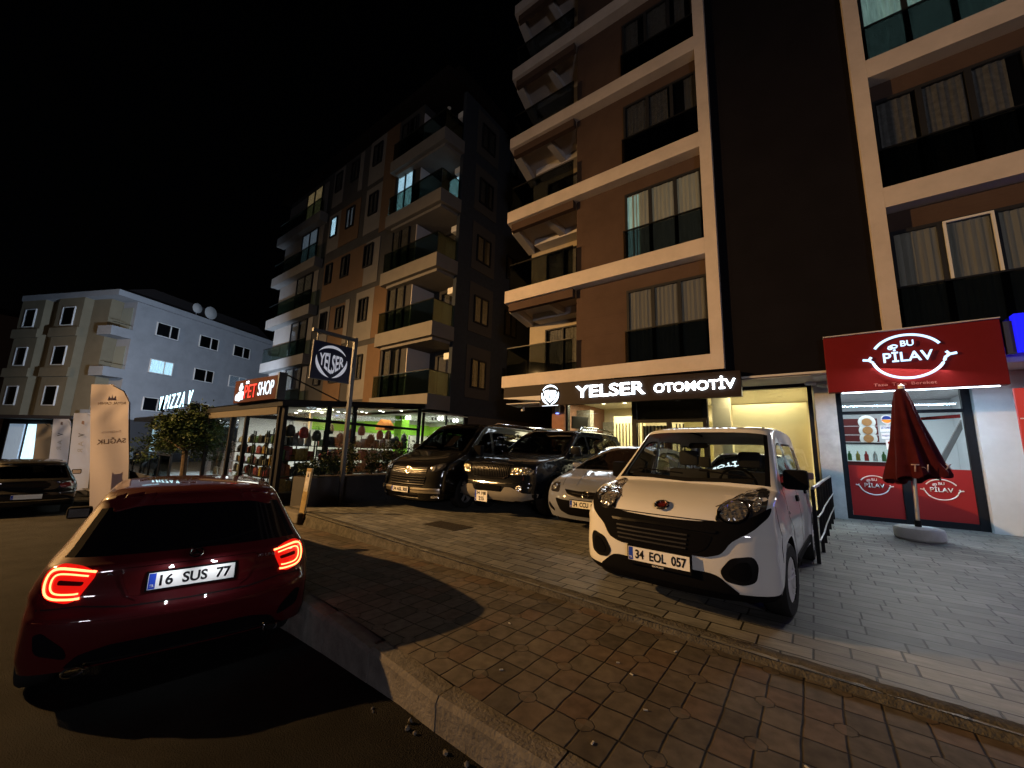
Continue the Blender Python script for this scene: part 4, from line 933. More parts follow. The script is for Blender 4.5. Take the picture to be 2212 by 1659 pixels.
# ------------------------------------------------------------------ far white building
def far_building():
    T = thing('apartment_building', 'low white three-storey block with small windows and dark roof in the distance', 'building', (-41.4, 4.3, 0), radians(115))
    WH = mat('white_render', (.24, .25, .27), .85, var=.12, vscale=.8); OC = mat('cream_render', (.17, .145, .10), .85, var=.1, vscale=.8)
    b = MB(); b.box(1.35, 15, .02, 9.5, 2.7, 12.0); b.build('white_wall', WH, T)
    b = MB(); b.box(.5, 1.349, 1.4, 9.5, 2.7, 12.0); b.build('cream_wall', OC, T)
    MB().box(-.15, 15.4, -.25, 10.1, 12.0, 12.45).build('cornice', WH, T); MB().prism([(0, 12.451), (15.2, 12.451), (13, 13.6), (2.5, 13.6)], .4, 9.5, 'xz').build('roof', mat('roof_dark', (.014, .012, .012), .9, spec=.03), T)
    for z in (2.7, 5.95, 9.1):
        MB().box(0, 1.349, 0, 1.39, z-.15, z+.05).build('balcony_floor', WH, T)
        r = MB(); r.box(-.02, .04, 0, 1.39, z+.051, z+.55).box(.041, 1.34, .0, .06, z+.051, z+.55); r.build('balcony_parapet', WH, T)
        MB().box(0, 1.3, .02, .05, z+.85, z+.88).build('balcony_rail', CHROME, T)
        MB().box(1.30, 1.345, .3, 1.38, z+.06, z+2.4).build('shutter', mat('grey_green_shutter', (.22, .23, .19), .8), T)
    for i, (a, c) in enumerate(((2.95, 4.75), (6.6, 8.45), (10.1, 12.0))):
        window(T, a, c, 9.75, 10.88, .019, 2, None, curt=False, fr=WFRAME, splits=[a+1.1])
        window(T, a, c, 6.62, 7.75, .019, 2, ['cool', None, 'pale'][i], curt=False, fr=WFRAME, splits=[a+1.1])
        window(T, a, c, 3.5, 4.6, .019, 2, None, curt=False, fr=WFRAME, splits=[a+1.1])
        MB().box(a-.1, c+.1, -.08, .018, 9.68, 9.74).build('sill', WH, T); MB().box(a-.1, c+.1, -.08, .018, 6.55, 6.61).build('sill', WH, T)
    for (y0, y1) in ((3.2, 5.9), (7.4, 10)):
        MB().box(-.1, .49, y0, y1, 2.7, 12.0).build('bay', OC, T)
        for z in (3.5, 6.6, 9.75): window(T, y0+.7, y1-.7, z, z+1.5, -.102, 1, None, curt=False, fr=WFRAME, out=-1, axis='x')
        for z in (5.7, 8.85): MB().box(-.28, -.101, y0-.15, y1+.1, z, z+.7).build('window_box', OC, T)
    MB().box(-1.2, .4, .0, 10.5, 2.45, 2.69).build('awning', mat('awning_dark', (.03, .025, .025), .8), T)
    MB().box(.5, 15, .05, 9.5, -.9, 2.69).build('ground_floor', mat('dark_shop', (.05, .05, .055), .7), T)
    for i, (a, c, k) in enumerate(((1.2, 2.2, 'pale'), (3.4, 5.0, 'faint'), (5.6, 7.2, 'cool'), (7.6, 9.2, 'pale'))):
        MB().box(.42, .498, a, c, -.6, 2.1).build('lit_shop_front', LIT[k], T)
    b = MB()
    for i in range(13): b.box(.9, 1.5, -.02, .045, -.5+i*.24, -.4+i*.24)
    b.build('lit_louvre', emis('louvre_led', (.8, .95, 1), .7), T)
    for x, r in ((6.0, .45), (7.3, .6)):
        d = MB(); d.lathe([(0, -.03), (r*.6, .05), (r, .16)], (x, -.1, 13.2), 'y', 22).cyl((x, .1, 12.4), (x, .1, 13.2), .03); o = d.build('satellite_dish', mat('dish_grey', (.3, .3, .3), .6), T)
    return T
far_building()
t = thing('brown_building', 'dim brown building at the far left edge behind the flags', 'building', (-66, -2, -1))
MB().box(-8, 8, -8, 2.5, 0, 13).build('wall', mat('dim_brown', (.16, .10, .07), .9), t); MB().box(-8.4, 8.4, -8.4, 2.9, 13, 13.5).build('roof_slab', mat('roof_dark', (.014, .012, .012), .9, spec=.03), t)
for z in (4, 7, 10): window(t, -5, -1, z, z+1.3, -8.0, 2, None, curt=False); window(t, -6.5, -5, z, z+1.3, 8.0, 2, None, curt=False, out=1, axis='x')

# ------------------------------------------------------------------ feather flags
def cloth_mat(name, c):
    m = mat(name, c, .9, var=.06, vscale=3); n = m.node_tree; p = n.nodes['Principled BSDF']; o = n.nodes['Material Output']
    t = n.nodes.new('ShaderNodeBsdfTranslucent'); t.inputs[0].default_value = (*c, 1); mx = n.nodes.new('ShaderNodeMixShader'); mx.inputs[0].default_value = .55
    n.links.new(p.outputs[0], mx.inputs[1]); n.links.new(t.outputs[0], mx.inputs[2]); n.links.new(mx.outputs[0], o.inputs[0]); return m
FL = cloth_mat('flag_peach', (.27, .255, .30)); FLW = cloth_mat('flag_white', (.62, .66, .85)); FLB = cloth_mat('flag_cream', (.3, .25, .2))
PRB = mat('flag_brown_print', (.22, .13, .10), .8); PRR = mat('flag_faded_print', (.35, .24, .22), .8); PRK = mat('flag_dark_print', (.12, .13, .17), .8)
def flag(loc, wd, ht, m, lab, kind, lean=0, tilt=0):
    """sail facing +x; y to the right, pole at the right edge"""
    T = thing('feather_flag', lab, 'flag', loc, 0, 'feather flags along the sidewalk'); T.rotation_euler = (radians(tilt), 0, radians(lean))
    b = bmesh.new(); NZ, NY = 26, 8; g = []
    for i in range(NZ+1):
        z = .25+(ht-.25)*i/NZ; row = []
        t = i/NZ
        yr = wd if t < .86 else wd*(1-(.45 if kind == 'sail' else .18)*((t-.86)/.14)**(2.2 if kind == 'sail' else 3))
        yl = 0 if kind == 'sail' else max(0, (.25-t)*wd*1.5)
        for j in range(NY+1):
            y = yl+(yr-yl)*j/NY; row.append(b.verts.new((.03*sin(y*9+z*1.7)+.02*sin(z*4+y*3)+(.015*sin(14*y-9*z) if t > .7 else 0), y, z)))
        g.append(row)
    for A, B in zip(g, g[1:]):
        for j in range(NY): b.faces.new((A[j], A[j+1], B[j+1], B[j]))
    link('sail', b, m, T, True, 80)
    MB().tube([(0, wd+.015, 0), (0, wd+.015, ht*.86), (0, wd*.86, ht*.95), (0, wd*.5, ht+.01)], .012, 6).build('pole', BLACKM, T)
    MB().box(-.2, .2, wd-.2, wd+.2, 0, .04).build('foot', BLACKM, T)
    return T
F1 = flag((-14.0, 1.74, -.72), .68, 3.33, FL, 'largest pale pink feather flag with mirrored health lettering and a cat picture', 'sail', 3, 7.5)
text('print', 'SAĞLIK', PRB, F1, (.056, .36, 1.93), -Y_, Z_, .16, .52, depth=.003, bold=.02)
text('print', 'ROYAL CANIN', PRB, F1, (.062, .36, 2.86), -Y_, Z_, .065, .50, depth=.003, bold=.02)
MB().prism([(.28, 2.93), (.30, 3.05), (.34, 2.97), (.36, 3.08), (.38, 2.97), (.42, 3.05), (.44, 2.93)], .056, .06, 'yz').build('crown_mark', PRR, F1)
text('print', 'Sağlıklı', PRR, F1, (.056, .36, 2.14), -Y_, Z_, .07, .34, depth=.003)
MB().prism([(.30, .35), (.62, .35), (.62, .8), (.56, .95), (.57, 1.12), (.53, 1.08), (.42, 1.08), (.38, 1.14), (.37, .98), (.36, .75)], .057, .062, 'yz').build('cat_picture', PRR, F1)
for i, (loc, wd, ht, m, lab) in enumerate((((-21.9, 1.98, -.95), .56, 3.12, FLW, 'white feather flag with a dark letter V, just left of the pink one'), ((-25.2, 1.70, -.95), .52, 2.95, FLW, 'second white feather flag with a small dark V, above the black car'), ((-27.2, 1.36, -.95), .45, 2.75, FLB, 'cream feather flag half hidden behind the second white flag'))):
    f = flag(loc, wd, ht, m, lab, 'blade', -4+4*i, 4)
    if i < 2:
        text('print', 'V', PRK, f, (.056, wd*.45, 2.3), Vector((0, 0, -1)), -Y_, .16, .13, depth=.003, bold=.03)
        text('print', 'A R', mat('flag_pale_print', (.42, .42, .47), .8), f, (.056, wd*.45, 1.85), Vector((0, 0, -1)), -Y_, .13, .42, depth=.003)
        MB().prism([(wd*.38, 2.72), (wd*.52, 2.68), (wd*.5, 2.82), (wd*.4, 2.83)], .05, .054, 'yz').build('leaf_mark', PRR, f)
# people dining far away are only specks; two standing by the black car are shown dark

# ------------------------------------------------------------------ cars
def paint(name, c, rough=.28, metal=0, coat=.85):
    return mat(name, c, rough if metal else .5, metal, coat=coat, spec=.5 if metal else .06)
CARGLASS = glass('car_glass_clear', (.88, .92, .9), .03); CARTINT = glass('car_glass_tinted', (.16, .17, .18), .06)
LENS = sparkle('lamp_reflector', (.75, .75, .75), 26, .15); DARKLENS = mat('lamp_housing', (.03, .03, .035), .12, .2, coat=1)
SEATM = mat('seat_fabric', (.03, .03, .035), .85); UNDER = mat('underbody', (.008, .008, .008), .9)
PLATEW = mat('plate_white', (.78, .78, .76), .45)
def pip(x, y, poly):
    c = False; j = len(poly)-1
    for i in range(len(poly)):
        xi, yi = poly[i]; xj, yj = poly[j]
        if (yi > y) != (yj > y) and x < (xj-xi)*(y-yi)/(yj-yi)+xi: c = not c
        j = i
    return c
def roundp(P, r):
    q = []; N = len(P)
    for i in range(N):
        a, b, c = Vector(P[i-1]), Vector(P[i]), Vector(P[(i+1) % N]); u, v = a-b, c-b
        k = min(r, .45*u.length, .45*v.length); p0, p2 = b+u.normalized()*k, b+v.normalized()*k
        for t in (0, .33, .67, 1): q.append(tuple(p0*(1-t)**2+b*2*t*(1-t)+p2*t*t))
    return q
def interp(tab, z):
    if z <= tab[0][0]: return tab[0][1]
    for (a, u), (b, v) in zip(tab, tab[1:]):
        if z <= b: return u+(v-u)*(z-a)/(b-a)
    return tab[-1][1]
def chaikin(p, n=2, closed=True):
    for _ in range(n):
        q = []; N = len(p)
        for i in range(N if closed else N-1):
            a, b = p[i], p[(i+1) % N]; q += [(a[0]*.75+b[0]*.25, a[1]*.75+b[1]*.25), (a[0]*.25+b[0]*.75, a[1]*.25+b[1]*.75)]
        p = q if closed else [p[0]]+q+[p[-1]]
    return p
def crom(P, i, t):
    n = len(P); p0, p1, p2, p3 = P[max(i-1, 0)], P[i], P[min(i+1, n-1)], P[min(i+2, n-1)]
    return tuple(.5*((2*b)+(c-a)*t+(2*a-5*b+4*c-d)*t*t+(3*b-a-3*c+d)*t*t*t) for a, b, c, d in zip(p0, p1, p2, p3))
def shell(S):
    O = S['outline']; P = [o[:5] for o in O]; tags = [o[5] for o in O]; NS = 5
    U = []; TG = []
    for i in range(len(P)-1):
        for k in range(NS):
            U.append(crom(P, i, k/NS)); TG.append(tags[i])
    U.append(P[-1][:5]); TG.append(tags[-1])
    wt = S['wz']; hx = S['hx']
    def W(x, z):
        w_ = interp(wt, z); a = max(0, abs(x)/hx-.45)/.55; w_ *= 1-S.get('plan', .05)*a*a
        for ax in S['axles']:
            d = hypot(x-ax, z-S['r']); w_ += S.get('flare', .018)*math.exp(-((d-S['ra']-.04)/.09)**2)*(z < S['belt'])
        if 'crease' in S:
            w_ += .012*math.exp(-((z-S['crease']-(.03*x/hx))/.035)**2)
        return w_
    ts = [0, .12, .24, .36, .48, .6, .7, .8, .88, .94, .98, 1]
    bm = bmesh.new(); MI = {'body': 0, 'glass': 1, 'trim': 2, 'dark': 3}; rings = []
    for (px_, pz, qx, qz, p) in U:
        w1 = W(qx, qz); row = []
        for t in ts:
            a = t*pi/2; s = sin(a)**(2/p); g = 1-cos(a)**(2/p)
            row.append((px_+(qx-px_)*g, s*w1, pz+(qz-pz)*g, s))
        rings.append(row)
    V = [[bm.verts.new(c[:3]) for c in row] for row in rings]
    for i in range(len(V)-1):
        for j in range(len(ts)-1):
            f = bm.faces.new((V[i][j], V[i][j+1], V[i+1][j+1], V[i+1][j])); sm = (rings[i][j][3]+rings[i][j+1][3])/2
            tg = TG[i]
            f.material_index = MI['body']
            if tg in ('ws', 'rw'):
                lim = S.get('pillar', .9)
                if sm < lim-.03: f.material_index = 1
                elif sm < lim+.012: f.material_index = 2
            elif tg == 'trim': f.material_index = 2
    Q = [(u[2], u[3]) for u in U]
    # bottom path from front Q to rear Q with wheel arches
    bot = []; sill = S['sill']; ra = S['ra']; r = S['r']
    for ax in sorted(S['axles'], reverse=True):
        a0 = math.asin(max(-1, min(1, (sill-r)/ra)))
        n = 14
        for k in range(n+1):
            a = a0+(pi-2*a0)*k/n; bot.append((ax+ra*cos(a), r+ra*sin(a)))
        if ax == max(S['axles']):
            x1 = min(S['axles'])+ra*cos(a0); x0 = bot[-1][0]
            for k in range(1, 8): bot.append((x0+(x1-x0)*k/8, sill))
    poly = Q+bot; N = len(poly)
    verts = [Vector(p) for p in poly]; edges = [(i, (i+1) % N) for i in range(N)]
    wins = S['windows']; wouts = []
    for wv in wins:
        wi = roundp(wv, .07); cx = sum(p[0] for p in wi)/len(wi); cz = sum(p[1] for p in wi)/len(wi)
        wo = []
        for x, z in wi:
            d = hypot(x-cx, z-cz); wo.append((x+(x-cx)/d*.022, z+(z-cz)/d*.022))
        wouts.append((wi, wo))
        for pl in (wi, wo):
            b0 = len(verts); verts += [Vector(p) for p in pl]; edges += [(b0+i, b0+(i+1) % len(pl)) for i in range(len(pl))]
    xa = min(p[0] for p in poly)
    step = .085; x = xa
    while x < -xa+.2:
        z = .1
        while z < 2.2:
            if pip(x, z, poly) and min(hypot(x-a, z-b) for a, b in poly) > .045 and all(min(hypot(x-a, z-b) for a, b in wo) > .03 for _, wo in wouts): verts.append(Vector((x, z)))
            z += step
        x += step
    res = geometry.delaunay_2d_cdt(verts, edges, [], 0, 1e-5)
    nv = [bm.verts.new((v.x, W(v.x, v.y), v.y)) for v in res[0]]
    for f in res[2]:
        cx = sum(res[0][i].x for i in f)/len(f); cz = sum(res[0][i].y for i in f)/len(f)
        if not pip(cx, cz, poly): continue
        try: nf = bm.faces.new([nv[i] for i in f])
        except ValueError: continue
        for wi, wo in wouts:
            if pip(cx, cz, wi): nf.material_index = 1
            elif pip(cx, cz, wo): nf.material_index = 2
    # arch lips / sill return
    for i in range(len(bot)-1):
        (x0, z0), (x1, z1) = bot[i], bot[i+1]; y0, y1 = W(x0, z0), W(x1, z1)
        q = [bm.verts.new(c) for c in ((x0, y0, z0), (x1, y1, z1), (x1, y1-.28, z1), (x0, y0-.28, z0))]
        bm.faces.new(q).material_index = 3
    bmesh.ops.delete(bm, geom=[v for v in bm.verts if not v.link_faces], context='VERTS')
    g = bmesh.ops.duplicate(bm, geom=bm.faces[:]+bm.verts[:])
    for v in [q for q in g['geom'] if isinstance(q, bmesh.types.BMVert)]: v.co.y = -v.co.y
    bmesh.ops.remove_doubles(bm, verts=bm.verts, dist=.0015)
    bmesh.ops.recalc_face_normals(bm, faces=bm.faces)
    S['W'] = W
    return bm
class Car:
    def __init__(s, S, name, label, cat, loc, heading, bodym, glassm, pitch=0, group=None):
        s.S = S; s.T = thing(name, label, cat, loc, 0, group); s.T.rotation_euler = (0, pitch, heading)
        bm = shell(S); s.bvh = BVHTree.FromBMesh(bm)
        for idx, nm, mm in ((0, 'body', bodym), (3, 'wheel_arch_liner', UNDER)):
            b = bm.copy(); bmesh.ops.delete(b, geom=[f for f in b.faces if f.material_index != idx], context='FACES')
            bmesh.ops.delete(b, geom=[v for v in b.verts if not v.link_faces], context='VERTS')
            for f in b.faces: f.material_index = 0
            link(nm, b, mm, s.T, True, 38)
        for idx, mm in ((1, glassm), (2, PLASTIC)): s.pieces(bm, idx, mm)
        bm.free(); s.floor()
    def pieces(s, bm, idx, mm):  # each pane of glass, each strip of trim its own part
        b = bm.copy(); bmesh.ops.delete(b, geom=[f for f in b.faces if f.material_index != idx], context='FACES')
        seen = set(); b.faces.ensure_lookup_table(); isl = []
        for f in b.faces:
            if f.index in seen: continue
            st = [f]; seen.add(f.index); g = []
            while st:
                q = st.pop(); g.append(q.index)
                for e in q.edges:
                    for h in e.link_faces:
                        if h.index not in seen: seen.add(h.index); st.append(h)
            isl.append(set(g))
        for g in isl:
            c = b.copy(); c.faces.ensure_lookup_table(); cx = sum(c.faces[i].calc_center_median().x for i in g)/len(g); cy = sum(c.faces[i].calc_center_median().y for i in g)/len(g)
            bmesh.ops.delete(c, geom=[f for f in c.faces if f.index not in g], context='FACES'); bmesh.ops.delete(c, geom=[v for v in c.verts if not v.link_faces], context='VERTS')
            for f in c.faces: f.material_index = 0
            link('window_trim' if idx == 2 else ('side_window' if abs(cy) > .3 else ('windscreen' if cx > 0 else 'rear_window')), c, mm, s.T, True, 60)
        b.free()
    def floor(s):
        S = s.S; hx = S['hx']; w_ = S['wz'][1][1]
        b = MB(); b.box(-hx+.28, hx-.3, -w_+.3, w_-.3, S['sill']+.01, S['sill']+.06)
        b.box(min(S['axles'])+S['ra']+.03, max(S['axles'])-S['ra']-.03, -w_+.03, w_-.03, S['sill']+.012, S['sill']+.058)
        b.build('underbody', UNDER, s.T)
        bl = S['belt']; xc = S['cowl']
        b = MB(); b.box(xc-.42, xc-.05, -w_+.13, w_-.13, bl-.28, bl-.07, .05); b.box(xc-.03, hx-.35, -w_+.25, w_-.25, bl-.5, bl-.34); b.build('dashboard', UNDER, s.T)
        for y in (-.36, .36):
            b = MB(); b.box(xc-1.25, xc-.75, y-.25, y+.25, bl-.62, bl-.42, .05); b.box(xc-1.36, xc-1.22, y-.25, y+.25, bl-.5, bl+.12, .05)
            b.box(xc-1.35, xc-1.25, y-.125, y+.125, bl+.16, bl+.36, .045); b.tube([(xc-1.3, y-.05, bl+.1), (xc-1.3, y-.05, bl+.18)], .008).tube([(xc-1.3, y+.05, bl+.1), (xc-1.3, y+.05, bl+.18)], .008)
            b.build('front_seat', SEATM, s.T, True)
        b = MB(); xr = xc-2.15; b.box(xr-.1, xr+.02, -.62, .62, bl-.5, bl+.1, .05)
        for y in (-.42, .42): b.box(xr-.08, xr, y-.11, y+.11, bl+.12, bl+.28, .04)
        b.build('rear_bench', SEATM, s.T, True)
        MB().tube([(xc-.55+.06*sin(a*.3927)*.5, .36+.18*cos(a*.3927), bl-.0+.17*sin(a*.3927)) for a in range(16)], .014, 8, True).build('steering_wheel', UNDER, s.T, True)
    def cast(s, axis, p):
        if axis in 'fr':
            sg = 1 if axis == 'f' else -1; h = s.bvh.ray_cast(Vector((4*sg, p[0], p[1])), Vector((-sg, 0, 0)))
        elif axis in 'lR':
            sg = 1 if axis == 'l' else -1; h = s.bvh.ray_cast(Vector((p[0], 3*sg, p[1])), Vector((0, -sg, 0)))
        else: h = s.bvh.ray_cast(Vector((p[0], p[1], 4)), Vector((0, 0, -1)))
        return h[0]
    def patch(s, name, axis, pts, m, off=.004, sm=2, parent=None, thick=.02, grid=.035, smooth=True):
        """a plate of material that follows the body, seen from the front (y,z), rear (y,z), side (x,z) or top (x,y)"""
        pl = roundp(pts, .035 if sm == 1 else .07) if sm else list(pts)
        # densify
        q = []
        for i in range(len(pl)):
            a, b = pl[i], pl[(i+1) % len(pl)]; n = max(1, int(hypot(a[0]-b[0], a[1]-b[1])/grid))
            q += [(a[0]+(b[0]-a[0])*k/n, a[1]+(b[1]-a[1])*k/n) for k in range(n)]
        pl = q; N = len(pl); vs = [Vector(p) for p in pl]; x0 = min(p[0] for p in pl); x1 = max(p[0] for p in pl); z0 = min(p[1] for p in pl); z1 = max(p[1] for p in pl)
        x = x0+grid/2
        while x < x1:
            z = z0+grid/2
            while z < z1:
                if pip(x, z, pl): vs.append(Vector((x, z)))
                z += grid
            x += grid
        res = geometry.delaunay_2d_cdt(vs, [(i, (i+1) % N) for i in range(N)], [], 0, 1e-5)
        d = {'f': Vector((1, 0, 0)), 'r': Vector((-1, 0, 0)), 'l': Vector((0, 1, 0)), 'R': Vector((0, -1, 0)), 't': Vector((0, 0, 1))}[axis]
        bm = bmesh.new(); V = []
        for v in res[0]:
            h = s.cast(axis, (v.x, v.y)); V.append(bm.verts.new(h+d*off) if h is not None else None)
        for f in res[2]:
            cx = sum(res[0][i].x for i in f)/len(f); cz = sum(res[0][i].y for i in f)/len(f)
            if not pip(cx, cz, pl) or any(V[i] is None for i in f): continue
            try: bm.faces.new([V[i] for i in f])
            except ValueError: pass
        if not bm.faces: bm.free(); return None
        bmesh.ops.delete(bm, geom=[v for v in bm.verts if not v.link_faces], context='VERTS')
        be = [e for e in bm.edges if len(e.link_faces) == 1]
        g = bmesh.ops.extrude_edge_only(bm, edges=be)
        for v in [x for x in g['geom'] if isinstance(x, bmesh.types.BMVert)]: v.co -= d*(off+thick)
        bmesh.ops.recalc_face_normals(bm, faces=bm.faces)
        if sum(f.normal.dot(d)*f.calc_area() for f in bm.faces) < 0: bmesh.ops.reverse_faces(bm, faces=bm.faces)
        return link(name, bm, m, parent or s.T, smooth, 40)
    def ribbon(s, name, axis, line, w_, m, **k):
        L = [Vector(p) for p in line]; A, B = [], []
        for i, p in enumerate(L):
            t = (L[min(i+1, len(L)-1)]-L[max(i-1, 0)]).normalized(); n = Vector((-t.y, t.x)); A.append(tuple(p+n*w_/2)); B.append(tuple(p-n*w_/2))
        k.setdefault('thick', .004); return s.patch(name, axis, A+B[::-1], m, sm=0, **k)
    def both(s, name, pts, m, axis='f', **k):
        return [s.patch(name, axis, [(sg*p[0], p[1]) for p in pts], m, **k) for sg in (1, -1)]
    def plate(s, z, txt, front=True, wd=.52, ht=.112, y=0, lines=None, es=0, frame_txt=None, off=.02, tilt=0):
        sg = 1 if front else -1; h = s.cast('f' if front else 'r', (y, z)); x = h.x+sg*off
        t = Vector((0, 1, 0)) if front else Vector((0, -1, 0)); up = Vector((-sg*tilt, 0, 1)).normalized()
        fr = MB(); fr.box(-wd/2-.012, wd/2+.012, -ht/2-(.03 if frame_txt else .012), ht/2+.012, -.03, -.002, .003); place_bm(fr.b, (x, y, z), t, up)
        F_ = fr.build('plate_holder', PLASTIC, s.T)
        p = MB(); p.box(-wd/2, wd/2, -ht/2, ht/2, -.001, .002); place_bm(p.b, (x, y, z), t, up)
        pm = PLATEW if not es else mat('plate_lit', (.78, .78, .76), .45)
        P_ = p.build('number_plate', pm, s.T); n = t.cross(up)
        b = MB(); b.box(-wd/2+.003, -wd/2+.042, -ht/2+.003, ht/2-.003, .0022, .003); place_bm(b.b, (x, y, z), t, up); b.build('blue_band', BLUEP, P_)
        c = Vector((x, y, z))+n*.003; text('band_letters', 'TR', PAPER, P_, c-t*(wd/2-.0225)-up*(ht*.28), t, up, .018 if not lines else .02, .026, depth=.001, bold=.02)
        if lines:
            for i, l in enumerate(lines): text('plate_letters', l, BLACKP, P_, c+t*.012+up*(ht*(.23-.46*i)), t, up, ht*.36, wd*(.76 if i == 0 else .42), depth=.0012, bold=.028)
        elif txt: text('plate_letters', txt, BLACKP, P_, c+t*.02, t, up, ht*.68, wd*.83, depth=.0012, bold=.028)
        if frame_txt: text('frame_letters', frame_txt, PAPER, F_, Vector((x, y, z))-up*(ht/2+.017)+n*(.0), t, up, .014, .1, depth=.001, bold=.02)
        return P_
    def wheels(s, kind='alloy', w_=.2, rimm=None, spokes=5, steer=0):
        S = s.S; r = S['r']; rimm = rimm or mat('rim_silver', (.55, .55, .56), .3, .8)
        for ax in S['axles']:
            for sg in (1, -1):
                yo = S['W'](ax, r+S['ra'])*sg-sg*.012
                e = bpy.data.objects.new('wheel', None); COL.objects.link(e); e.parent = s.T; e.location = (ax, yo-sg*w_/2, r); e.rotation_euler = (0, 0, steer if ax > 0 else 0)
                b = MB(); b.lathe([(r*.62, -w_/2), (r*.93, -w_/2), (r*.985, -w_/2+.02), (r, -w_/2+.05), (r, w_/2-.05), (r*.985, w_/2-.02), (r*.93, w_/2), (r*.62, w_/2), (r*.62, -w_/2)], (0, 0, 0), 'y', 40)
                b.build('tyre', RUBBER, e, True)
                b = MB(); yf = sg*w_/2*.82
                b.lathe([(r*.63, yf*1.02), (r*.60, yf*1.1), (r*.575, yf), (r*.56, yf*.3)], (0, 0, 0), 'y', 40)
                b.lathe([(0, yf*1.02), (r*.1, yf*1.0), (r*.15, yf*.86), (r*.15, yf*.5)], (0, 0, 0), 'y', 20)
                for k in range(spokes):
                    a = 2*pi*k/spokes+.3
                    for da in ((-.1, .1) if kind == 'alloy' else (-.16, .16)):
                        p0, p1 = (r*.1*cos(a+da*3), yf*.85, r*.1*sin(a+da*3)), (r*.585*cos(a+da), yf*.93, r*.585*sin(a+da))
                        b.tube([p0, tuple((u+v)/2 for u, v in zip(p0, p1)), p1], [r*.055, r*.05, r*.06], 6)
                b.build('rim', rimm, e, True, 30)
                MB().lathe([(0, yf*.2), (r*.56, yf*.25)], (0, 0, 0), 'y', 24).build('brake_disc', UNDER, e)
    def mirror(s, x, z, y, m, sz=(.12, .2, .15), up=0):
        for sg in (1, -1):
            b = MB(); b.box(x-sz[0]/2, x+sz[0]/2, sg*y, sg*(y+sz[1]), z, z+sz[2], .035); b.box(x-.03, x+.03, sg*(y-.1), sg*(y+.02), z+.02, z+.06, .01)
            o = b.build('side_mirror', m, s.T, True); g = MB(); g.box(x-sz[0]/2-.004, x-sz[0]/2-.001, sg*(y+.02), sg*(y+sz[1]-.02), z+.02, z+sz[2]-.02); g.build('mirror_glass', CHROME, o)
    def wipers(s, x, z, w_=.55):
        S = s.S
        for y0, y1 in ((w_, w_-.52), (-.05, -.55)):
            pts = [s.bvh.ray_cast(Vector((x-.02-.05*t, y0+(y1-y0)*t, 3)), Vector((0, 0, -1)))[0] for t in (0, .25, .5, .75, 1)]
            if all(p is not None for p in pts): MB().tube([p+Vector((0, 0, .015)) for p in pts], .008, 6).build('wiper', PLASTIC, s.T)
    def badge_ring(s, z, r, inner, ringm=CHROME, front=True, th=.012, y=0):
        sg = 1 if front else -1; h = s.cast('f' if front else 'r', (y, z)); up = (s.cast('f' if front else 'r', (y, z+.04))-h).normalized(); t = Vector((0, sg, 0)); n = t.cross(up)
        c = h+n*.012
        b = MB(); b.tube([c+t*r*cos(a*pi/12)+up*r*sin(a*pi/12) for a in range(24)], th, 8, True); R_ = b.build('badge', ringm, s.T, True)
        inner(R_, c, t, up, r)
    def lineset(s, lines, axis='l', w_=.008, name='door_seam'):
        for sg, ax in ((1, 'l'), (-1, 'R')):
            for L in lines: s.ribbon(name, ax, L, w_, UNDER, off=.0012, thick=.001, grid=.05)

def disc(b, c, t, up, r, n=24):
    vs = [b.verts.new(c+t*r*cos(2*pi*i/n)+up*r*sin(2*pi*i/n)) for i in range(n)]; b.faces.new(vs)

# --- white compact van -------------------------------------------------
FIO = dict(hx=1.98, axles=(1.19, -1.323), r=.30, ra=.355, sill=.24, belt=1.03, cowl=1.12, plan=.06, pillar=.93, crease=.66,
    wz=[(.2, .80), (.3, .84), (.45, .852), (.75, .848), (.98, .82), (1.06, .79), (1.55, .69), (1.7, .655)],
    outline=[(-1.94, .30, -1.80, .26, 3, 'body'), (-1.98, .48, -1.84, .48, 3, 'body'), (-1.97, .8, -1.86, .80, 3, 'body'), (-1.94, 1.06, -1.84, 1.05, 3, 'rw'), (-1.84, 1.52, -1.72, 1.46, 3, 'body'), (-1.68, 1.66, -1.60, 1.60, 3.3, 'body'), (-.9, 1.70, -.9, 1.64, 3.4, 'body'), (-.1, 1.70, -.1, 1.64, 3.4, 'body'),
      (.38, 1.655, .28, 1.57, 3.3, 'body'), (.50, 1.60, .41, 1.51, 3.4, 'ws'), (.82, 1.345, .74, 1.27, 3.4, 'ws'), (1.16, 1.075, 1.09, 1.04, 3.2, 'body'), (1.22, 1.045, 1.16, 1.00, 2.8, 'body'), (1.55, .985, 1.42, .97, 2.7, 'body'), (1.82, .90, 1.56, .88, 2.4, 'body'),
      (1.94, .79, 1.62, .74, 2.35, 'body'), (1.98, .60, 1.64, .58, 2.35, 'body'), (1.98, .40, 1.63, .42, 2.35, 'body'), (1.965, .275, 1.62, .285, 2.35, 'trim'), (1.90, .20, 1.57, .25, 2.4, 'trim')],
    windows=[[(.86, 1.08), (.42, 1.42), (.28, 1.47), (.02, 1.49), (.02, 1.06), (.5, 1.055)], [(-.08, 1.06), (-.08, 1.49), (-.9, 1.49), (-.98, 1.45), (-1.0, 1.06)], [(-1.1, 1.07), (-1.08, 1.46), (-1.5, 1.43), (-1.6, 1.10), (-1.5, 1.07)]])
WPAINT = paint('white_car_paint', (.66, .66, .65), .3)
hd = math.atan2(-.998, -.058)
def fwd_loc(front, heading, hx): return (front[0]-cos(heading)*hx, front[1]-sin(heading)*hx, 0)
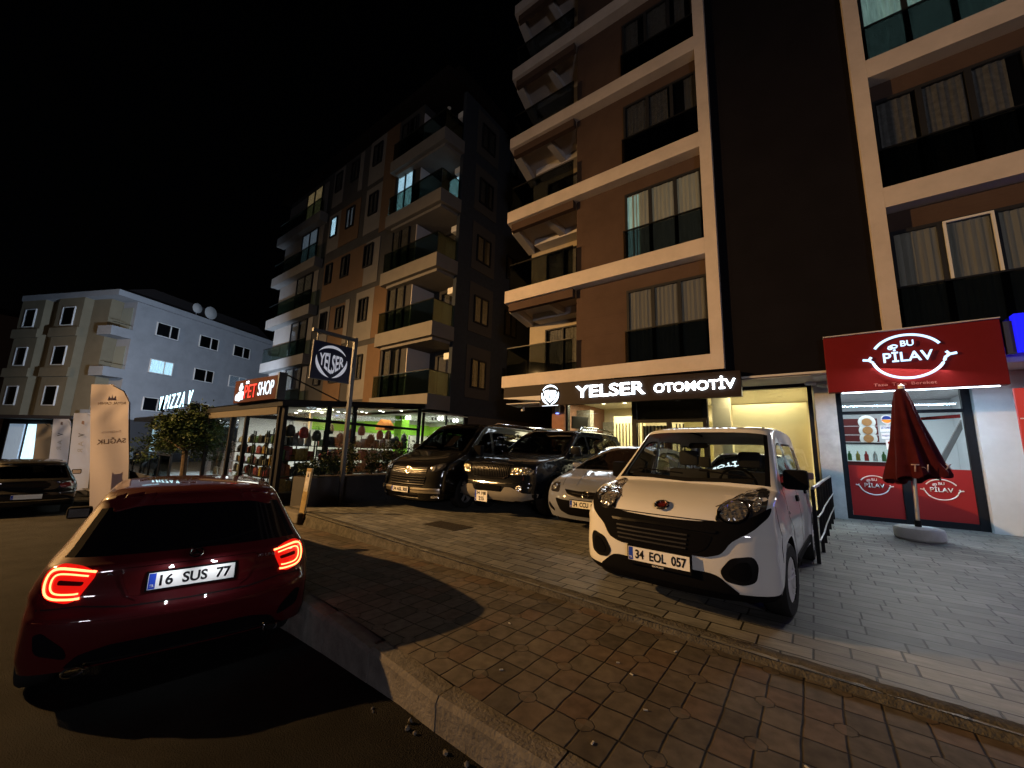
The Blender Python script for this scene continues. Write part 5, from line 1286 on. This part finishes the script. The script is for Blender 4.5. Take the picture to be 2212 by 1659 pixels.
def fiorino():
    c = Car(FIO, 'parked_car', 'white compact van parked nose out with black bumper band, nearest on the forecourt', 'car', fwd_loc((-1.12, 3.62), hd, 1.98), hd, WPAINT, CARGLASS, group='cars parked on the forecourt')
    band = [(-.80, .93), (-.70, .86), (-.58, .815), (-.30, .79), (0, .78), (.30, .79), (.58, .815), (.70, .86), (.80, .93), (.79, .86), (.70, .76), (.55, .66), (.48, .56), (.38, .525), (0, .515), (-.38, .525), (-.48, .56), (-.55, .66), (-.70, .76), (-.79, .86)]
    c.patch('bumper_band', 'f', band, PLASTIC, .012, 1)
    gr = [(-.43, .69), (-.38, .59), (-.30, .545), (0, .54), (.30, .545), (.38, .59), (.43, .69), (.2, .715), (-.2, .715)]
    G = c.patch('grille', 'f', gr, mat('grille_black', (.004, .004, .005), .8, spec=.03), .015, 1)
    for z in (.57, .605, .64, .675): c.ribbon('grille_bar', 'f', [(-.40+(.69-z)*.2+.1*k*(.8-(.69-z)*.4), z) for k in range(9)], .012, mat('grille_bar_grey', (.03, .03, .032), .35, spec=.3), off=.024, parent=G)
    c.patch('bumper_ridge', 'f', [(-.46, .735), (0, .745), (.46, .735), (.44, .715), (0, .725), (-.44, .715)], mat('dark_plastic_gloss', (.006, .006, .007), .3, spec=.12), .022, 1)
    lo = [(-.60, .275), (-.45, .395), (-.38, .41), (.38, .41), (.45, .395), (.60, .275), (.5, .27), (-.5, .27)]
    c.patch('lower_grille', 'f', lo, PLASTIC, .008, 1)
    for sg in (1, -1):
        F = c.patch('fog_lamp_recess', 'f', [(sg*a, z) for a, z in ((.46, .43), (.54, .54), (.69, .57), (.72, .50), (.70, .38), (.62, .345), (.50, .36))], mat('dark_plastic_gloss'), .006, 1)
        c.patch('fog_lamp_blank', 'f', [(sg*a, z) for a, z in ((.52, .43), (.58, .51), (.66, .53), (.68, .42), (.63, .375), (.54, .39))], mat('grille_black'), .012, 1, parent=F)
        H = c.patch('headlight', 'f', [(sg*a, z) for a, z in ((.43, .80), (.45, .88), (.50, .96), (.57, 1.02), (.68, 1.06), (.745, 1.03), (.77, .95), (.76, .87), (.68, .825), (.55, .80))], DARKLENS, .006, 2)
        c.patch('reflector', 'f', [(sg*(.555+.095*cos(a*pi/8)), .885+.072*sin(a*pi/8)) for a in range(16)], LENS, .011, 0, parent=H)
        c.patch('reflector', 'f', [(sg*(.62+.055*cos(a*pi/8)), 1.00+.035*sin(a*pi/8)) for a in range(16)], LENS, .011, 0, parent=H)
        c.patch('reflector', 'f', [(sg*(.70+.03*cos(a*pi/8)), .94+.05*sin(a*pi/8)) for a in range(16)], LENS, .011, 0, parent=H)
        c.ribbon('lens_rim', 'f', [(sg*(.555+.11*cos(a*pi/10)), .885+.085*sin(a*pi/10)) for a in range(21)], .010, CHROME, off=.015, parent=H)
        c.ribbon('lens_rim', 'f', [(sg*a, z) for a, z in ((.45, .815), (.47, .89), (.52, .96), (.59, 1.01), (.68, 1.04))], .008, CHROME, off=.015, parent=H)
    # hood shut line and side details
    c.ribbon('hood_seam', 'f', [(-.43, .80), (-.2, .80), (0, .80), (.2, .80), (.43, .80)], .008, UNDER, off=.002)
    for sg in (1, -1): c.ribbon('hood_seam', 't', [(1.78, sg*.42), (1.6, sg*.56), (1.4, sg*.66), (1.18, sg*.72)], .007, UNDER, off=.002)
    for sg, ax in ((1, 'l'), (-1, 'R')):
        c.patch('side_moulding', ax, [(.74, .40), (-.86, .40), (-.88, .30), (.76, .30)], PLASTIC, .014, 1)
        c.patch('door_handle', ax, [(.02, .93), (.18, .93), (.18, .87), (.02, .87)], PLASTIC, .02, 1)
        c.patch('door_handle', ax, [(-.98, .95), (-.80, .95), (-.80, .89), (-.98, .89)], PLASTIC, .02, 1)
        c.patch('indicator', ax, [(.88, .84), (.94, .84), (.94, .81), (.88, .81)], LENS, .006, 1)
        c.patch('roof_gutter', 't', [(.2, sg*.585), (-1.6, sg*.565), (-1.6, sg*.545), (.2, sg*.565)], PLASTIC, .004, 0)
    c.lineset([[(.93, 1.06), (.95, .8), (.84, .6), (.84, .3)], [(-.03, 1.56), (-.03, .8), (-.03, .3)], [(-1.05, 1.52), (-1.05, 1.0), (-1.0, .75)], [(1.5, .98), (1.52, .7), (1.56, .5)], [(-.03, .98), (-1.05, .98)]])
    def badge(R_, p, t, up, r):
        b = bmesh.new(); n = t.cross(up); disc(b, p-n*.002, t, up, r*.95); link('badge_face', b, mat('badge_dark_red', (.10, .015, .012), .35, .5), R_)
        b = bmesh.new(); q = [p+n*.002+t*a*r+up*e*r for a, e in ((-.5, -.3), (.5, -.3), (.55, .3), (-.55, .3))]; b.faces.new([b.verts.new(v) for v in q]); link('badge_mark', b, mat('badge_red', (.2, .02, .018), .4, .6), R_)
    c.badge_ring(.872, .058, badge)
    c.plate(.455, '34  EOL  057', frame_txt='GÜRSES', off=.032)
    c.mirror(.76, 1.03, .80, PLASTIC, (.13, .2, .19)); c.wipers(1.12, 1.1, .62)
    MB().tube([(.30, 0, 1.67), (.24, 0, 1.76)], .004, 6).build('antenna', BLACKM, c.T)
    c.patch('rearview_mirror', 'f', [(-.1, 1.47), (.1, 1.47), (.1, 1.41), (-.1, 1.41)], UNDER, -.06, 1)
    c.patch('screen_frit', 'f', [(-.60, 1.12), (0, 1.095), (.60, 1.12), (.6, 1.085), (0, 1.06), (-.6, 1.085)], UNDER, .003, 0)
    c.wheels('cap', .19, mat('wheel_cap', (.6, .6, .6), .4), spokes=7, steer=radians(-4))
    return c
fiorino()

# --- hatchback profile used by the red, the far black and the violet car
HAT = dict(hx=2.12, axles=(1.36, -1.34), r=.32, ra=.36, sill=.22, belt=.93, cowl=1.15, plan=.05, pillar=.88, crease=.76,
    wz=[(.2, .83), (.35, .875), (.6, .885), (.8, .87), (.93, .82), (.98, .785), (1.30, .63), (1.42, .58)],
    outline=[(-2.04, .26, -1.84, .27, 2.6, 'body'), (-2.11, .42, -1.84, .42, 2.6, 'body'), (-2.12, .57, -1.83, .57, 2.6, 'body'), (-2.08, .63, -1.80, .66, 2.6, 'body'), (-2.045, .72, -1.76, .74, 2.6, 'body'), (-2.05, .88, -1.70, .88, 2.6, 'body'),
      (-1.97, .95, -1.60, .95, 2.7, 'rw'), (-1.62, 1.26, -1.38, 1.22, 2.7, 'body'), (-1.60, 1.35, -1.30, 1.29, 2.6, 'body'), (-1.3, 1.40, -1.15, 1.34, 2.5, 'body'), (-.5, 1.43, -.5, 1.365, 2.5, 'body'), (.05, 1.415, 0, 1.35, 2.5, 'body'), (.30, 1.37, .22, 1.30, 2.6, 'ws'), (.75, 1.17, .68, 1.11, 2.6, 'ws'), (1.18, .965, 1.10, .93, 2.7, 'body'),
      (1.30, .935, 1.22, .90, 2.7, 'body'), (1.75, .84, 1.6, .82, 2.5, 'body'), (2.02, .70, 1.78, .68, 2.4, 'body'), (2.12, .50, 1.84, .5, 2.4, 'body'), (2.06, .22, 1.78, .25, 2.4, 'body')],
    windows=[[(.95, .98), (.22, 1.27), (-.2, 1.30), (-.2, .96)], [(-.28, .96), (-.28, 1.30), (-.95, 1.28), (-1.2, 1.12), (-1.25, 1.0), (-.8, .965)]])
REDP = paint('dark_red_car_paint', (.055, .004, .006), .25)
def red_car():
    a = radians(180-12); rear = Vector((-3.8, 1.09)); L = (rear.x+cos(a)*2.12, rear.y+sin(a)*2.12, -.45)
    c = Car(HAT, 'red_hatchback', 'dark red hatchback seen from behind with glowing tail lights on the road', 'car', (L[0], L[1], L[2]-.06), a, REDP, mat('privacy_glass', (.004, .004, .005), .06, spec=.6), pitch=radians(1.2))
    c.T['group'] = ''; del c.T['group']
    GLOW = emis('tail_glow', (1, .015, .008), 1.3); CORE = emis('tail_core', (1, .13, .045), 9)
    TR = mat('tail_red_plastic', (.30, .006, .006), .15, emit=(1, .01, .005), es=.75, coat=1)
    out = [(.53, .86), (.60, .905), (.72, .925), (.79, .89), (.805, .80), (.77, .715), (.66, .68), (.61, .70)]
    for sg in (1, -1):
        O = [(sg*a_, z) for a_, z in out]
        T_ = c.patch('tail_light', 'r', O, TR, .008, 1)
        l1 = chaikin([(sg*.54, .868), (sg*.64, .888), (sg*.745, .90), (sg*.785, .86), (sg*.785, .76), (sg*.745, .715), (sg*.64, .705), (sg*.60, .708)], 2, False)
        l2 = chaikin([(sg*.575, .845), (sg*.66, .862), (sg*.73, .868), (sg*.755, .84), (sg*.755, .775), (sg*.725, .742), (sg*.64, .735), (sg*.61, .738)], 2, False)
        c.ribbon('light_tube', 'r', l1, .012, CORE, off=.014, parent=T_, grid=.02); c.ribbon('light_tube', 'r', l2, .009, CORE, off=.014, parent=T_, grid=.02)
        c.patch('lamp_centre', 'r', [(sg*.59, .81), (sg*.72, .83), (sg*.725, .80), (sg*.60, .785)], mat('tail_dark_red', (.12, .004, .004), .2), .013, 1, parent=T_)
        c.patch('bumper_vent', 'r', [(sg*a_, z) for a_, z in ((.60, .34), (.76, .40), (.78, .52), (.74, .53), (.62, .42))], PLASTIC, .004, 1)
        c.ribbon('crease_line', 'r', [(sg*.42, .86), (sg*.40, .78), (sg*.36, .69), (sg*.30, .655)], .012, REDP, off=.010)
    c.patch('plate_recess', 'r', [(-.42, .86), (-.36, .68), (.36, .68), (.42, .86)], paint('dark_red_recess', (.06, .004, .005), .3), .003, 1)
    c.patch('plate_ledge', 'r', [(-.40, .875), (.40, .875), (.41, .855), (-.41, .855)], CHROME if 0 else REDP, .03, 1)
    c.ribbon('tailgate_seam', 'r', [(-.80, .655), (-.60, .66), (-.36, .625), (0, .62), (.36, .625), (.60, .66), (.80, .655)], .008, UNDER, off=.002)
    c.patch('diffuser', 'r', [(-.66, .22), (-.56, .36), (-.40, .40), (.40, .40), (.56, .36), (.66, .22)], PLASTIC, .006, 1)
    c.ribbon('chrome_strip', 'r', [(-.52, .30), (0, .285), (.52, .30)], .012, CHROME, off=.018)
    c.ribbon('bumper_crease', 'r', [(-.80, .585), (-.4, .555), (0, .545), (.4, .555), (.80, .585)], .014, REDP, off=.012)
    for y in (-.56, .56):
        b = MB(); b.tube([(-2.07, y+.05*cos(a_*pi/8), .27+.028*sin(a_*pi/8)) for a_ in range(16)], .008, 6, True); b.build('exhaust_tip', CHROME, c.T, True)
    c.plate(.765, '16  SUS  77', front=False, es=1, off=.02, tilt=.06)
    for y in (-.12, .14):
        lamp('plate_lamp', 'SPOT', (-2.20, y, .868), 1.5, (.92, .95, 1), .008, (-2.095, y*1.2, .74), c.T, spot=150, blend=.9)
        MB().box(-2.10, -2.075, y-.015, y+.015, .850, .854).build('plate_lamp_lens', emis('plate_led', (.9, .95, 1), 5), c.T)
    def star(R_, p, t, up, r):
        b = MB()
        for k in range(3):
            a_ = pi/2+k*2*pi/3; b.tube([p, p+t*r*cos(a_)+up*r*sin(a_)], [.012, .003], 6)
        b.build('badge_star', CHROME, R_, True)
    c.badge_ring(.915, .042, star, th=.006, front=False, ringm=CHROME)
    for txt_, y, wd in (('A 180', .42, .14), ('/// AMG LINE', -.44, .22)):
        h = c.cast('r', (y, .845)); text('rear_lettering', txt_, mat('dull_chrome', (.3, .3, .3), .3, 1), c.T, h+Vector((-.004, 0, 0)), -Y_, Z_, .022, wd, depth=.003, bold=.01)
    # roof spoiler lip and mirrors
    c.patch('roof_spoiler', 't', [(-1.60, -.54), (-1.60, .54), (-1.36, .56), (-1.36, -.56)], REDP, .014, 1)
    MB().box(-1.605, -1.60, -.14, .14, 1.325, 1.34).build('brake_light', mat('brake_strip', (.10, .005, .005), .2), c.T)
    c.mirror(.62, .93, .84, PLASTIC, (.12, .2, .13)); c.lineset([[(.98, .95), (1.0, .6), (.92, .26)], [(-.24, 1.34), (-.24, .6), (-.24, .26)], [(-1.05, .95), (-1.0, .75)]])
    for sg, ax in ((1, 'l'), (-1, 'R')): c.patch('door_handle', ax, [(-.16, .86), (.02, .86), (.02, .83), (-.16, .83)], REDP, .02, 1)
    c.wheels('alloy', .21)
    c.ribbon('rear_wiper', 'r', [(.02, .975), (-.2, .99), (-.42, 1.03)], .012, PLASTIC, off=.015)
    return c
red_car()
def far_black():
    a = radians(180-2); L = (-16.2+cos(a)*2.12, .80+sin(a)*2.12, -.80)
    c = Car(HAT, 'black_hatchback', 'black hatchback seen from behind farther down the road, cut by the left edge', 'car', L, a, paint('black_car_paint', (.004, .004, .005), .22), CARTINT, pitch=radians(1))
    for sg in (1, -1):
        c.patch('tail_light', 'r', [(sg*.52, .80), (sg*.78, .86), (sg*.80, .74), (sg*.56, .70)], mat('tail_unlit', (.12, .01, .01), .12, coat=1), .008, 1)
    c.plate(.5, '', front=False); c.ribbon('chrome_strip', 'r', [(-.75, .40), (0, .39), (.75, .40)], .014, CHROME, off=.01)
    c.mirror(.62, .93, .84, PLASTIC, (.12, .22, .15)); c.wheels('alloy', .21)
far_black()
def far_dark():
    h = radians(-60); c = Car(HAT, 'dark_hatchback', 'dark hatchback far down the street between the white and pink flags', 'car', (-27, 3.0, -.9), 0, paint('black_car_paint', (.004, .004, .005), .22), CARTINT)
    c.both('headlight', [(.48, .66), (.80, .74), (.82, .66), (.60, .60)], LENS, off=.006, sm=1); c.patch('grille', 'f', [(-.4, .6), (.4, .6), (.34, .45), (-.34, .45)], PLASTIC, .006, 1); c.wheels('alloy', .21)
far_dark()
def violet():
    h = radians(-91); c = Car(HAT, 'parked_car', 'dark car parked behind the white van, violet in the glow of the blue sign', 'car', fwd_loc((-1.08, 7.75), h, 2.12), h, paint('dark_blue_car_paint', (.05, .045, .09), .25), CARTINT, group='cars parked on the forecourt')
    c.both('headlight', [(.48, .66), (.80, .74), (.82, .66), (.60, .60)], LENS, off=.006, sm=1); c.patch('grille', 'f', [(-.4, .6), (.4, .6), (.34, .45), (-.34, .45)], PLASTIC, .006, 1)
    c.mirror(.66, .95, .84, mat('dark_blue_car_paint'), (.12, .2, .13)); c.wheels('alloy', .21)
    c.lineset([[(.98, .95), (1.0, .6), (.92, .26)], [(-.24, 1.34), (-.24, .6), (-.24, .26)]])
violet()

# --- silver hatchback ------------------------------------------------
OPE = dict(hx=2.2, axles=(1.28, -1.40), r=.33, ra=.37, sill=.22, belt=.97, cowl=1.15, plan=.06, pillar=.89, crease=.72,
    wz=[(.2, .84), (.35, .89), (.6, .905), (.8, .885), (.96, .83), (1.02, .79), (1.36, .62), (1.48, .57)],
    outline=[(-2.14, .26, -1.95, .27, 2.6, 'body'), (-2.2, .5, -1.97, .5, 2.6, 'body'), (-2.16, .9, -1.9, .9, 2.6, 'body'), (-2.08, 1.0, -1.8, 1.0, 2.7, 'rw'), (-1.72, 1.32, -1.5, 1.27, 2.7, 'body'), (-1.5, 1.42, -1.35, 1.36, 2.5, 'body'), (-.6, 1.49, -.6, 1.42, 2.5, 'body'), (-.05, 1.475, -.1, 1.41, 2.5, 'body'), (.2, 1.43, .1, 1.35, 2.6, 'ws'), (.7, 1.22, .62, 1.16, 2.6, 'ws'), (1.18, 1.00, 1.08, .975, 2.7, 'body'),
      (1.32, .955, 1.22, .93, 2.7, 'body'), (1.8, .83, 1.62, .82, 2.4, 'body'), (2.08, .715, 1.78, .70, 2.3, 'body'), (2.18, .58, 1.84, .56, 2.3, 'body'), (2.2, .40, 1.86, .40, 2.3, 'body'), (2.12, .20, 1.80, .22, 2.4, 'body')],
    windows=[[(.92, 1.02), (.2, 1.31), (-.2, 1.36), (-.2, 1.0)], [(-.28, 1.0), (-.28, 1.36), (-1.0, 1.33), (-1.3, 1.16), (-1.35, 1.05), (-.8, 1.01)]])
def opel():
    h = radians(-90); P_ = paint('silver_car_paint', (.17, .19, .25), .28)
    c = Car(OPE, 'parked_car', 'silver hatchback with chrome grille bar parked between the black off-roader and the white van', 'car', fwd_loc((-3.05, 6.05), h, 2.2), h, P_, CARTINT, group='cars parked on the forecourt')
    G = c.patch('grille', 'f', [(-.42, .685), (-.32, .60), (-.14, .575), (.14, .575), (.32, .60), (.42, .685), (.2, .67), (-.2, .67)], PLASTIC, .008, 1)
    c.ribbon('chrome_bar', 'f', [(-.40, .672), (-.25, .635), (0, .62), (.25, .635), (.40, .672)], .018, CHROME, off=.018, parent=G)
    c.ribbon('chrome_rim', 'f', [(-.42, .688), (-.33, .598), (-.14, .572), (.14, .572), (.33, .598), (.42, .688)], .008, CHROME, off=.014, parent=G)
    c.patch('lower_grille', 'f', [(-.60, .53), (-.45, .51), (.45, .51), (.60, .53), (.48, .32), (.32, .265), (-.32, .265), (-.48, .32)], mat('grille_black'), .008, 1)
    for sg in (1, -1):
        H = c.patch('headlight', 'f', [(sg*a, z) for a, z in ((.53, .62), (.56, .72), (.64, .79), (.76, .77), (.79, .69), (.74, .62))], DARKLENS, .006, 2)
        c.patch('reflector', 'f', [(sg*(.67+.05*cos(a*pi/8)), .70+.045*sin(a*pi/8)) for a in range(16)], LENS, .012, 0, parent=H)
        c.patch('fog_lamp_recess', 'f', [(sg*a, z) for a, z in ((.76, .45), (.63, .34), (.63, .29), (.74, .34), (.79, .40))], PLASTIC, .006, 1)
    def bolt(R_, p, t, up, r):
        n = t.cross(up); MB().tube([p+n*.003-t*r*1.3-up*.01, p+n*.003-t*.01+up*.012, p+n*.003+t*.01-up*.012, p+n*.003+t*r*1.3+up*.01], .007, 6).build('badge_bolt', CHROME, R_)
    c.badge_ring(.622, .058, bolt, th=.008); c.plate(.465, '34  CCU  090', off=.02)
    c.ribbon('hood_seam', 't', [(2.0, .52), (1.7, .62), (1.2, .70)], .007, UNDER, off=.002); c.ribbon('hood_seam', 't', [(2.0, -.52), (1.7, -.62), (1.2, -.70)], .007, UNDER, off=.002)
    c.ribbon('hood_crease', 't', [(2.0, .25), (1.6, .34), (1.2, .42)], .02, P_, off=.006); c.ribbon('hood_crease', 't', [(2.0, -.25), (1.6, -.34), (1.2, -.42)], .02, P_, off=.006)
    c.mirror(.66, .97, .84, P_, (.12, .2, .13)); c.wipers(1.12, 1.0, .6); c.wheels('alloy', .21)
    c.lineset([[(.98, .98), (1.0, .6), (.92, .26)], [(-.24, 1.4), (-.24, .6), (-.24, .26)]])
opel()

# --- black off-roader ------------------------------------------------
SUV = dict(hx=2.6, axles=(1.62, -1.40), r=.39, ra=.45, sill=.40, belt=1.22, cowl=1.10, plan=.035, pillar=.90, flare=.03,
    wz=[(.3, .94), (.45, .985), (.8, 1.0), (1.1, .98), (1.2, .95), (1.28, .91), (1.7, .78), (1.85, .74)],
    outline=[(-2.55, .45, -2.42, .45, 3, 'body'), (-2.6, .8, -2.46, .8, 3, 'body'), (-2.55, 1.2, -2.42, 1.22, 3, 'rw'), (-2.38, 1.7, -2.28, 1.65, 3, 'body'), (-2.25, 1.82, -2.18, 1.76, 2.8, 'body'), (-1.2, 1.87, -1.2, 1.80, 2.7, 'body'), (-.1, 1.85, -.1, 1.78, 2.7, 'body'), (.25, 1.80, .18, 1.72, 2.8, 'ws'), (.68, 1.53, .62, 1.47, 2.8, 'ws'), (1.08, 1.27, 1.02, 1.235, 2.9, 'body'),
      (1.25, 1.22, 1.18, 1.17, 2.9, 'body'), (2.1, 1.14, 2.0, 1.08, 2.7, 'body'), (2.46, 1.06, 2.22, 1.0, 2.5, 'body'), (2.56, .94, 2.26, .88, 2.5, 'body'), (2.57, .72, 2.26, .70, 2.5, 'body'), (2.6, .60, 2.28, .6, 2.5, 'body'), (2.6, .44, 2.28, .46, 2.5, 'body'), (2.52, .32, 2.22, .40, 2.6, 'body')],
    windows=[[(.85, 1.29), (.25, 1.62), (.05, 1.68), (-.1, 1.69), (-.1, 1.27)], [(-.2, 1.27), (-.2, 1.69), (-1.0, 1.69), (-1.0, 1.27)], [(-1.1, 1.27), (-1.1, 1.69), (-2.05, 1.66), (-2.15, 1.3)]])
def suv():
    h = radians(-90); P_ = paint('midnight_car_paint', (.002, .003, .006), .2, coat=.7)
    c = Car(SUV, 'parked_car', 'large black off-roader with chrome framed grille and square number plate', 'car', fwd_loc((-5.28, 6.2), h, 2.6), h, P_, CARTINT, group='cars parked on the forecourt')
    G = c.patch('grille', 'f', [(-.56, 1.02), (-.50, .84), (-.38, .765), (.38, .765), (.50, .84), (.56, 1.02), (.3, 1.045), (-.3, 1.045)], mat('grille_black'), .01, 1)
    c.ribbon('chrome_rim', 'f', [(-.56, 1.02), (-.50, .84), (-.38, .765), (0, .755), (.38, .765), (.50, .84), (.56, 1.02)], .016, CHROME, off=.022, parent=G)
    c.ribbon('chrome_rim', 'f', [(-.56, 1.02), (-.3, 1.05), (0, 1.06), (.3, 1.05), (.56, 1.02)], .026, CHROME, off=.022, parent=G)
    for i in range(-11, 12): c.ribbon('grille_bar', 'f', [(i*.042, .79), (i*.043, .9), (i*.0435, 1.02)], .008, mat('dark_chrome', (.02, .02, .02), .3, 0, spec=.5), off=.02, parent=G)
    for sg in (1, -1):
        H = c.patch('headlight', 'f', [(sg*a, z) for a, z in ((.55, .99), (.88, .99), (.96, .93), (.93, .85), (.53, .84))], sparkle('amber_reflector', (.6, .55, .45), 22, .18), .01, 1)
        c.patch('fog_lamp', 'f', [(sg*(.72+.065*cos(a*pi/8)), .585+.06*sin(a*pi/8)) for a in range(16)], LENS, .01, 0)
    c.patch('bumper_lip', 'f', [(-.98, .50), (-.82, .50), (-.56, .60), (-.42, .60), (-.36, .50), (.36, .50), (.42, .60), (.56, .60), (.82, .50), (.98, .50), (.96, .40), (.7, .33), (-.7, .33), (-.96, .40)], mat('bumper_grey', (.20, .19, .17), .5), .012, 1)
    c.ribbon('bumper_chrome', 'f', [(-.85, .70), (-.4, .665), (0, .66), (.4, .665), (.85, .70)], .014, CHROME, off=.01)
    c.patch('bumper_intake', 'f', [(-.34, .62), (.34, .62), (.32, .51), (-.32, .51)], mat('grille_black'), .014, 1)
    def emb(R_, p, t, up, r): MB().tube([p-up*r, p+up*r], .006).tube([p-t*r*.6, p+t*r*.6], .004).build('badge_star', CHROME, R_)
    c.badge_ring(1.045, .035, emb, th=.006)
    c.plate(.385, '', wd=.33, ht=.21, lines=['34  HJE', '215'], off=.05, y=-.15)
    c.mirror(.80, 1.22, .93, mat('midnight_car_paint'), (.14, .24, .22)); c.wipers(1.06, 1.3, .65); c.wheels('alloy', .26)
    for sg in (1, -1):
        MB().tube([(.0, sg*.70, 1.83), (-.1, sg*.70, 1.92), (-1.1, sg*.69, 1.945), (-2.0, sg*.68, 1.91), (-2.1, sg*.68, 1.84)], .02, 8).build('roof_rail', CHROME, c.T, True)
        c.ribbon('hood_seam', 't', [(2.3, sg*.60), (1.8, sg*.72), (1.2, sg*.80)], .007, UNDER, off=.002)
        c.ribbon('running_board', 'l' if sg > 0 else 'R', [(1.05, .43), (0, .43), (-.85, .43)], .05, mat('bumper_grey'), off=.05, thick=.05)
    c.lineset([[(.98, 1.25), (1.0, .8), (1.02, .45)], [(-.15, 1.72), (-.15, .6), (-.15, .45)], [(-1.05, 1.72), (-1.05, 1.0), (-.95, .8)]])
suv()

# --- dark van ---------------------------------------------------------
VAN = dict(hx=2.45, axles=(1.50, -1.50), r=.34, ra=.39, sill=.26, belt=1.17, cowl=1.50, plan=.03, pillar=.91, crease=.8,
    wz=[(.2, .90), (.35, .945), (.8, .95), (1.1, .935), (1.2, .90), (1.75, .78), (1.95, .72)],
    outline=[(-2.42, .35, -2.34, .35, 3.4, 'body'), (-2.45, .8, -2.38, .8, 3.4, 'body'), (-2.43, 1.2, -2.36, 1.2, 3.4, 'rw'), (-2.36, 1.75, -2.30, 1.7, 3.4, 'body'), (-2.25, 1.92, -2.2, 1.84, 3, 'body'), (-1.2, 1.96, -1.2, 1.88, 2.8, 'body'), (.3, 1.95, .3, 1.87, 2.8, 'body'), (.75, 1.90, .68, 1.80, 2.8, 'ws'), (1.15, 1.58, 1.06, 1.52, 2.8, 'ws'), (1.52, 1.27, 1.44, 1.22, 2.8, 'body'),
      (1.62, 1.22, 1.54, 1.16, 2.8, 'body'), (2.05, 1.06, 1.92, 1.02, 2.6, 'body'), (2.30, .94, 2.10, .90, 2.5, 'body'), (2.38, .80, 2.14, .76, 2.5, 'body'), (2.42, .56, 2.16, .54, 2.5, 'body'), (2.45, .42, 2.18, .40, 2.5, 'body'), (2.40, .2, 2.12, .26, 2.5, 'body')],
    windows=[[(1.22, 1.26), (.75, 1.66), (.55, 1.72), (.5, 1.72), (.5, 1.22)], [(.38, 1.22), (.38, 1.72), (-.75, 1.72), (-.75, 1.22)], [(-.87, 1.22), (-.87, 1.72), (-2.05, 1.70), (-2.1, 1.24)]])
def van():
    h = radians(-90+4); P_ = paint('dark_van_paint', (.002, .0018, .002), .22, coat=.6)
    c = Car(VAN, 'parked_car', 'dark passenger van with chrome bumper strip, leftmost of the parked cars', 'car', fwd_loc((-7.12, 5.6), h, 2.45), h, P_, CARTINT, group='cars parked on the forecourt')
    G = c.patch('grille', 'f', [(-.56, .89), (-.50, .76), (.50, .76), (.56, .89)], mat('grille_black'), .008, 1)
    for z in (.775, .81, .845, .88): c.ribbon('grille_bar', 'f', [(-.53, z), (-.2, z-.01), (0, z-.012), (.2, z-.01), (.53, z)], .012, CHROME if .77 < z < .78 else mat('dark_chrome', (.02, .02, .02), .3, 0, spec=.5), off=.016, parent=G)
    c.patch('lower_grille', 'f', [(-.55, .70), (.55, .70), (.48, .50), (-.48, .50)], mat('grille_black'), .008, 1)
    for z in (.54, .59, .64, .69): c.ribbon('grille_bar', 'f', [(-.52, z), (0, z-.01), (.52, z)], .010, mat('dark_chrome'), off=.016)
    for sg in (1, -1):
        H = c.patch('headlight', 'f', [(sg*a, z) for a, z in ((.57, .80), (.60, .92), (.74, .985), (.88, .99), (.90, .90), (.78, .81))], DARKLENS, .008, 2)
        for yy, zz, rr in ((.67, .875, .055), (.79, .92, .05)): c.patch('reflector', 'f', [(sg*(yy+rr*cos(a*pi/8)), zz+rr*sin(a*pi/8)) for a in range(16)], LENS, .013, 0, parent=H)
        c.patch('lower_reflector', 'f', [(sg*.70, .31), (sg*.85, .33), (sg*.85, .28), (sg*.70, .26)], LENS, .008, 1)
    for z, w_ in ((.455, .04), (.395, .05)): c.ribbon('chrome_strip', 'f', [(-.88, z), (-.5, z-.01), (0, z-.015), (.5, z-.01), (.88, z)], w_, mat('brushed_chrome', (.5, .46, .4), .35, 1), off=.02)
    c.patch('bumper_step', 'f', [(-.38, .30), (.38, .30), (.30, .2), (-.30, .2)], mat('grille_black'), .012, 1)
    c.ribbon('chrome_strip', 'f', [(-.4, .255), (0, .25), (.4, .255)], .014, CHROME, off=.03)
    def vw(R_, p, t, up, r):
        n = t.cross(up); q = p+n*.004
        MB().tube([q-t*r*.45+up*r*.85, q-t*0-up*-.1*r, q+t*r*.45+up*r*.85], .006).tube([q-t*r*.85+up*r*.3, q-t*r*.35-up*r*.8, q+up*r*.0, q+t*r*.35-up*r*.8, q+t*r*.85+up*r*.3], .006).build('badge_mark', CHROME, R_)
    c.badge_ring(.815, .075, vw, th=.009)
    c.plate(.41, '34 ASL 305', off=.045, y=-.12)
    c.mirror(1.20, 1.16, .90, PLASTIC, (.14, .22, .24)); c.wipers(1.5, 1.3, .65); c.wheels('alloy', .22)
    c.patch('windscreen_paper', 'f', [(.12, 1.62), (.34, 1.62), (.34, 1.36), (.12, 1.36)], mat('paper_pink', (.55, .42, .38), .8), -.03, 0)
    for sg in (1, -1):
        MB().tube([(.2, sg*.70, 1.92), (.05, sg*.70, 1.99), (-1.9, sg*.68, 1.99), (-2.05, sg*.68, 1.92)], .018, 8).build('roof_rail', CHROME, c.T, True)
        c.ribbon('hood_seam', 't', [(2.2, sg*.58), (1.9, sg*.68), (1.55, sg*.78)], .007, UNDER, off=.002)
    c.lineset([[(1.3, 1.2), (1.05, .8), (1.02, .3)], [(.44, 1.76), (.44, .6), (.44, .3)], [(-.81, 1.76), (-.81, 1.0), (-.81, .3)]])
van()
